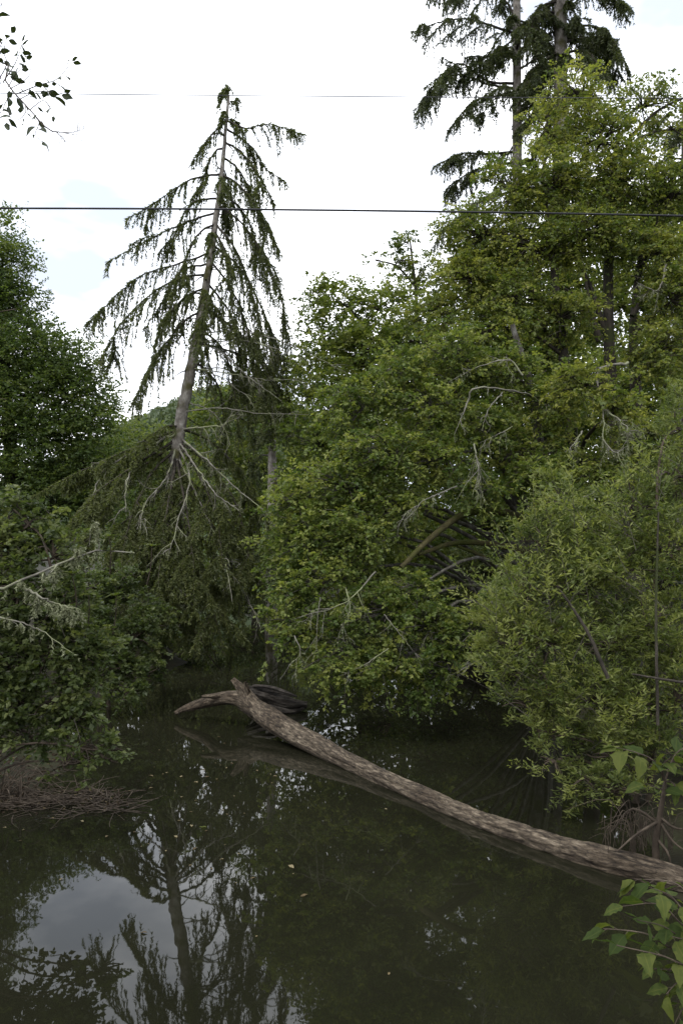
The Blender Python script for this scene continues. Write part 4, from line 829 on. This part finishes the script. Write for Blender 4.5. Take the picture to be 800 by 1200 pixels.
# sapling rooted by the log end
base = P(768, 1008, 9.0); top = P(779, 915, 8.9)
sap = thing('sapling', 'young broad-leaved sapling growing beside the bark-covered end of the log', 'sapling', base)
b = Buf(); b.tube([base - [0, 0, 0.15], P(768, 985, 8.95), P(774, 948, 8.9), top], [0.045, 0.04, 0.032, 0.018], 18, 8, wob=0.06)
for pts in [[P(772, 962, 8.92), P(745, 978, 8.8), P(722, 998, 8.7)], [P(772, 962, 8.92), P(787, 985, 8.8), P(806, 1000, 8.7)], [P(772, 966, 8.92), P(740, 948, 9.0), P(716, 975, 9.1)], [P(771, 985, 8.92), P(782, 1000, 8.8), P(786, 1018, 8.8)], [P(773, 958, 8.9), P(790, 970, 8.8), P(808, 972, 8.8)]]:
    b.tube(pts, [0.018, 0.014, 0.008], 10, 5, wob=0.08)
b.build('stem', M['browntwig'], sap)
leafy_shoot(sap, [top, P(765, 892, 8.8), P(745, 882, 8.7), P(722, 876, 8.6)], 0.012, [0.3, 0.5, 0.68, 0.8, 0.9, 0.99, 0.98], 0.25)
leafy_shoot(sap, [top, P(785, 895, 8.9), P(795, 880, 8.9), P(812, 872, 8.9)], 0.012, [0.2, 0.4, 0.55, 0.7, 0.85, 0.98], 0.26)
leafy_shoot(sap, [top, P(775, 898, 8.8), P(786, 886, 8.7), P(778, 878, 8.6)], 0.010, [0.3, 0.5, 0.7, 0.85, 0.98], 0.25)
leafy_shoot(sap, [top, P(774, 925, 8.7), P(766, 922, 8.55), P(756, 918, 8.45)], 0.010, [0.4, 0.7, 0.98], 0.28)
leafy_shoot(sap, [top, P(788, 918, 8.7), P(796, 930, 8.6), P(808, 945, 8.5)], 0.010, [0.25, 0.5, 0.75, 0.98], 0.27)
# dry grass-like fronds at the log end
b = Buf()
for k in range(60):
    a = P(rng.uniform(705, 790), rng.uniform(985, 1012), rng.uniform(8.9, 9.6)); a[2] = max(a[2], 0.1)
    l2 = rng.uniform(0.2, 0.55); dx = rng.normal(0, 0.22)
    b.tube([a, a + [dx * 0.4, 0, l2], a + [dx * 1.3, rng.normal(0, .1), l2 * 0.75]], [0.006, 0.005, 0.002], 7, 3)
o = b.build('dry_fronds', M['browntwig'], kind='stuff'); tag(o, 'tangle of dry brown stems behind the bark-covered log end', 'dry stems')
# branch at the top left: its tree stands just outside the view on the near left bank
base = gz((-6.2, 7.2, 0))
nt_ = thing('overhanging_tree', 'tree whose thin leafy branch reaches into the open sky high above the creek', 'tree', base)
b = Buf(); b.tube([base, base + [0.1, 0, 4], base + [0.3, -0.2, 8.2]], [0.16, 0.12, 0.05], 24, 10, wob=0.04); b.build('trunk', M['bark'], nt_)
DARKB = [leaf_mesh('small_leaf', 'silleaf', curl=0.1 + 0.06 * k, wdt=0.6, tint=0.25 + 0.1 * k, seed=20 + k, nseg=5) for k in range(4)]
hub = base + np.array([0.2, -0.1, 6.8])
kw_ = dict(meshes=DARKB, petiole=0.3, up=0.45)
leafy_shoot(nt_, [hub, P(-25, 75, 6.6), P(8, 100, 6.4), P(32, 125, 6.3), P(52, 148, 6.2)], 0.014, [0.72, 0.74, 0.77, 0.8, 0.82, 0.85, 0.88, 0.9, 0.93, 0.96, 0.99], 0.098, **kw_)
leafy_shoot(nt_, [P(4, 96, 6.4), P(15, 80, 6.3), P(22, 65, 6.2), P(26, 50, 6.2)], 0.005, [0.2, 0.4, 0.55, 0.7, 0.8, 0.9, 0.98], 0.098, **kw_)
leafy_shoot(nt_, [P(20, 110, 6.4), P(45, 100, 6.3), P(68, 92, 6.2), P(86, 70, 6.2)], 0.005, [0.15, 0.3, 0.42, 0.55, 0.62, 0.7, 0.8, 0.9, 0.96, 0.99], 0.092, **kw_)
leafy_shoot(nt_, [P(0, 92, 6.4), P(8, 75, 6.3), P(5, 60, 6.3), P(8, 45, 6.2)], 0.005, [0.2, 0.4, 0.6, 0.8, 0.98], 0.098, **kw_)
leafy_shoot(nt_, [P(12, 104, 6.4), P(28, 95, 6.3), P(36, 85, 6.2), P(34, 68, 6.2)], 0.004, [0.2, 0.4, 0.6, 0.8, 0.98], 0.092, **kw_)
leafy_shoot(nt_, [P(30, 122, 6.3), P(30, 132, 6.2), P(22, 140, 6.2), P(12, 132, 6.2)], 0.004, [0.2, 0.35, 0.5, 0.65, 0.8, 0.98], 0.092, **kw_)
leafy_shoot(nt_, [P(36, 128, 6.3), P(50, 118, 6.2), P(58, 124, 6.2), P(64, 136, 6.2)], 0.004, [0.2, 0.4, 0.6, 0.8, 0.98], 0.092, **kw_)
leafy_shoot(nt_, [P(-20, 84, 6.5), P(-10, 50, 6.4), P(-6, 20, 6.3), P(2, 8, 6.3)], 0.004, [0.4, 0.6, 0.8, 0.98], 0.092, **kw_)
for q_ in [[(2, 94), (-5, 70), (3, 50), (14, 40)], [(10, 102), (18, 88), (28, 76), (30, 62)], [(24, 116), (40, 108), (52, 106), (60, 98)], [(40, 134), (46, 144), (42, 156), (48, 166)], [(16, 106), (8, 118), (4, 130), (8, 142)], [(50, 100), (58, 108), (66, 112), (74, 108)]]:
    leafy_shoot(nt_, [P(a_, b_, 6.4 - 0.05 * i_) for i_, (a_, b_) in enumerate(q_)], 0.004, [0.2, 0.4, 0.55, 0.7, 0.85, 0.98], 0.092, **kw_)
dead_branch(nt_, [P(50, 146, 6.2), P(64, 154, 6.2), P(85, 155, 6.2), P(102, 150, 6.2)], 0.006, 7, 0.16, mat='browntwig', name='bare_twig', hang=-0.1)
dead_branch(nt_, [P(66, 154, 6.2), P(74, 162, 6.2), P(78, 168, 6.2)], 0.005, 3, 0.08, mat='browntwig', name='bare_twig')
# low leaves of the same tree near the left edge
hub2 = base + np.array([0.1, 0.3, 3.9])
leafy_shoot(nt_, [hub2, P(-40, 350, 7), P(-10, 365, 7), P(20, 362, 7)], 0.010, [0.7, 0.78, 0.86, 0.92, 0.98], 0.12, **kw_)
leafy_shoot(nt_, [hub2, P(-40, 455, 7), P(-15, 465, 7), P(8, 468, 7)], 0.010, [0.7, 0.78, 0.86, 0.92, 0.98], 0.11, **kw_)

# lichen-coated branch of the big bush, with bright young leaf rosettes
base = gz((-5.3, 8.7, 0))
lb = thing('lichen_branch', 'pale lichen-coated bare bough arching out of the left bank bush', 'bough', base)
for k, (pts, r, ns, sl, lc_) in enumerate([([base, P(-40, 712, 8.67), P(0, 694, 8.67), P(45, 672, 8.67), P(92, 652, 8.76), P(125, 643, 8.85), P(158, 648, 8.85)], 0.045, 6, 0.2, 7.0), ([P(30, 690, 8.67), P(60, 705, 8.58), P(95, 715, 8.58)], 0.02, 5, 0.15, 3.5),
                            ([P(116, 646, 8.85), P(116, 630, 8.85), P(114, 610, 8.85)], 0.012, 3, 0.08, 1.2), ([P(80, 658, 8.76), P(88, 650, 8.76), P(95, 640, 8.76)], 0.012, 3, 0.08, 1.2), ([P(-10, 720, 8.58), P(40, 735, 8.41), P(85, 765, 8.32)], 0.014, 6, 0.2, 0.8)]):
    dead_branch(lb, pts, r * 0.85, ns, sl * 0.8, lich=lc_ * 0.7, name='branch', hang=0.2)
YOUNG = [leaf_mesh('young_leaf', 'sprig', curl=0.15 + 0.1 * k, wdt=0.5, tint=0.6 + 0.1 * k, seed=40 + k) for k in range(4)]
def rosette(px, py, D, n, size, label):
    a = P(px, py, D); st_ = P(px + rng.uniform(-6, 6), py + 45, D + 0.25)
    t = thing('leafy_shoot', label, 'shoot', st_)
    b = Buf(); b.tube([st_, (a + st_) / 2 + [0.02, 0, 0], a], [0.008, 0.007, 0.005], 8, 5); s = b.build('stem', M['browntwig'], t)
    for k in range(n):
        az = 2 * math.pi * k / n + rng.uniform(-0.3, 0.3)
        put_leaf(YOUNG[k % 4], s, a, (math.cos(az), math.sin(az), rng.uniform(0.2, 0.7)), (-0.3 * math.cos(az), -0.3 * math.sin(az), 1), size * rng.uniform(0.8, 1.15))
rosette(104, 697, 9.2, 5, 0.13, 'pale young leaf rosette right below the lichen-coated bough')
rosette(136, 698, 9.4, 5, 0.14, 'bright yellow-green leaf rosette beyond the lichen-coated bough tip')
rosette(128, 628, 9.4, 3, 0.14, 'upright young leaf cluster rising past the bend of the lichen-coated bough')
rosette(178, 640, 9.4, 4, 0.14, 'fresh green leaf cluster just past the tip of the lichen-coated bough')
rosette(84, 672, 8.7, 4, 0.12, 'green leaf cluster hanging against the lichen on the bough')

# ------------------------------------------------------------------ twig mat at the left edge of the water
mt = thing('twig_mat', 'matted raft of brown twigs and dead leaves against the left bank', 'twig mat', tuple(P(50, 935, 11.3) * [1, 1, 0]))
b = Buf()
for k in range(300):
    px = rng.uniform(-60, 150) ; py = rng.normal(934, 7) + (px < 40) * rng.uniform(-14, 10)
    D = CH * F / (py - 650); a = P(px, py, D); a[2] = rng.uniform(0.0, 0.10) * (1.2 - max(px, 0) / 160)
    az = rng.normal(0.1, 0.9) + (math.pi if rng.random() < 0.5 else 0); l2 = rng.uniform(0.2, 0.9)
    e = a + np.array([math.cos(az) * l2, math.sin(az) * l2, rng.normal(0, 0.05)]); e[2] = max(e[2], 0.0)
    b.tube([a, (a + e) / 2 + rng.normal(0, 0.04, 3), e], [0.007, 0.006, 0.003], 5, 4)
b.build('twigs', M['browntwig'], mt, kind='stuff')
b = Buf()
for k in range(34):
    a = P(rng.uniform(-30, 30), rng.uniform(905, 950), 11.5); a[2] = 0.03
    l2 = rng.uniform(0.5, 1.5); e = a + np.array([l2 * rng.uniform(0.2, 0.8), rng.normal(0, 0.4), rng.uniform(-0.05, 0.35)]); e[2] = max(e[2], 0.02)
    b.tube([a, (a + e) / 2 + [0, 0, rng.uniform(0.1, 0.45)], e], [0.008, 0.006, 0.003], 10, 4)
b.build('arching_twigs', M['browntwig'], mt, kind='stuff')
n = 520
px = rng.uniform(-60, 152, n); py = rng.normal(935, 7, n)
pp = np.array([P(a_, b_, CH * F / (b_ - 650)) for a_, b_ in zip(px, py)]); pp[:, 2] = rng.uniform(0.01, 0.09, n)
ax = norm(unit(n) * [1, 1, 0.25]); nn = norm(np.array([0, 0, 1.0]) + rng.normal(0, 0.35, (n, 3)))
sz = rng.uniform(0.025, 0.08, n); V, T = leaf_verts(pp, ax, nn, sz, sz * 0.6)
b = Buf(); b.add(V, T, np.repeat(np.clip(rng.normal(-0.1, 0.25, n), 0, 1), 2)); b.build('dead_leaves', M['floatleaf'], mt, smooth=False, kind='stuff')
n = 2200
lx = rng.uniform(-6.5, -4.0, n); ly = rng.uniform(9.0, 14.5, n); lz = ground_h(lx, ly); k_ = lz > -0.02; lx, ly, lz = lx[k_], ly[k_], lz[k_]; n = len(lx)
pp = np.stack([lx, ly, lz + rng.uniform(0.0, 0.03, n)], -1); ax = norm(unit(n) * [1, 1, 0.3]); nn = norm(np.array([0, 0, 1.0]) + rng.normal(0, 0.4, (n, 3)))
sz = rng.uniform(0.04, 0.11, n); V, T = leaf_verts(pp, ax, nn, sz, sz * 0.6)
b = Buf(); b.add(V, T, np.repeat(np.clip(rng.normal(-0.05, 0.18, n), 0, 1), 2)); o = b.build('leaf_litter', M['floatleaf'], smooth=False, kind='stuff'); tag(o, 'brown leaf litter on the bank behind the twig mat', 'leaf litter')

# ------------------------------------------------------------------ leaves floating on the water
FL = [leaf_mesh('floating_leaf', 'floatleaf', curl=0.05, fold=0.15 + 0.1 * k, wavy=0.03, wdt=0.5, tint=0.25 + 0.3 * k, nseg=6, seed=60 + k) for k in range(3)]
YL = leaf_mesh('green_floating_leaf', 'sprig', curl=0.05, wdt=0.5, tint=0.95, seed=70)
spots = [(180, 918, 1), (212, 929, 2), (240, 967, 0), (127, 972, 1), (158, 967, 0), (208, 955, 1), (225, 960, 2), (338, 1005, 2), (293, 1020, 0), (300, 1085, 1), (165, 1080, 0), (70, 1022, 1), (230, 985, 0), (30, 965, 1), (8, 963, 2), (22, 978, 0), (60, 952, 1),
         (248, 1010, 0), (255, 908, 1), (245, 905, 0), (180, 905, 1), (232, 912, 2), (300, 898, 1), (320, 905, 2), (450, 942, 2), (237, 897, 0), (222, 945, 0), (110, 940, 1), (95, 955, 2), (140, 950, 0), (352, 1040, 0), (455, 1127, 1), (215, 905, 2), (270, 890, 0), (255, 860, 1), (262, 868, 0), (205, 972, 2)]
for k in range(38):
    spots.append((float(np.clip(rng.normal(215, 60), 20, 380)), float(rng.uniform(870, 1030)), int(rng.integers(0, 3))))
for k, (px, py, v) in enumerate(spots):
    D = CH * F / (py - 650); a = P(px, py, D); a[2] = 0.006
    big = (px, py) == (338, 1005)
    o = bpy.data.objects.new('floating_leaf', FL[v]); COL.objects.link(o)
    s = 0.12 if big else rng.uniform(0.04, 0.09) if k < 37 else rng.uniform(0.025, 0.05)
    o.location = a; o.rotation_euler = (rng.normal(0, 0.08), rng.normal(0, 0.08), rng.uniform(0, 6.28)); o.scale = (s, s, s * 0.8)
    if big: tag(o, 'largest curled tan leaf floating alone on the open water', 'leaf')
    elif px < 165: tag(o, 'small dead leaf floating in front of the twig mat', 'leaf', 'dead leaves by the twig mat')
    elif py < 915: tag(o, 'small dead leaf floating beside the raised root end of the log', 'leaf', 'dead leaves by the log root')
    else: tag(o, 'small tan dead leaf floating on open dark water between twig mat and log', 'leaf', 'dead leaves on the open water')
a = P(242, 963, CH * F / (963 - 650)); a[2] = 0.006
o = bpy.data.objects.new('floating_leaf', YL); COL.objects.link(o); o.location = a; o.rotation_euler = (0, 0, 1.2); o.scale = (0.11,) * 3
tag(o, 'single yellow-green leaf floating among the tan ones near the twig mat', 'leaf')
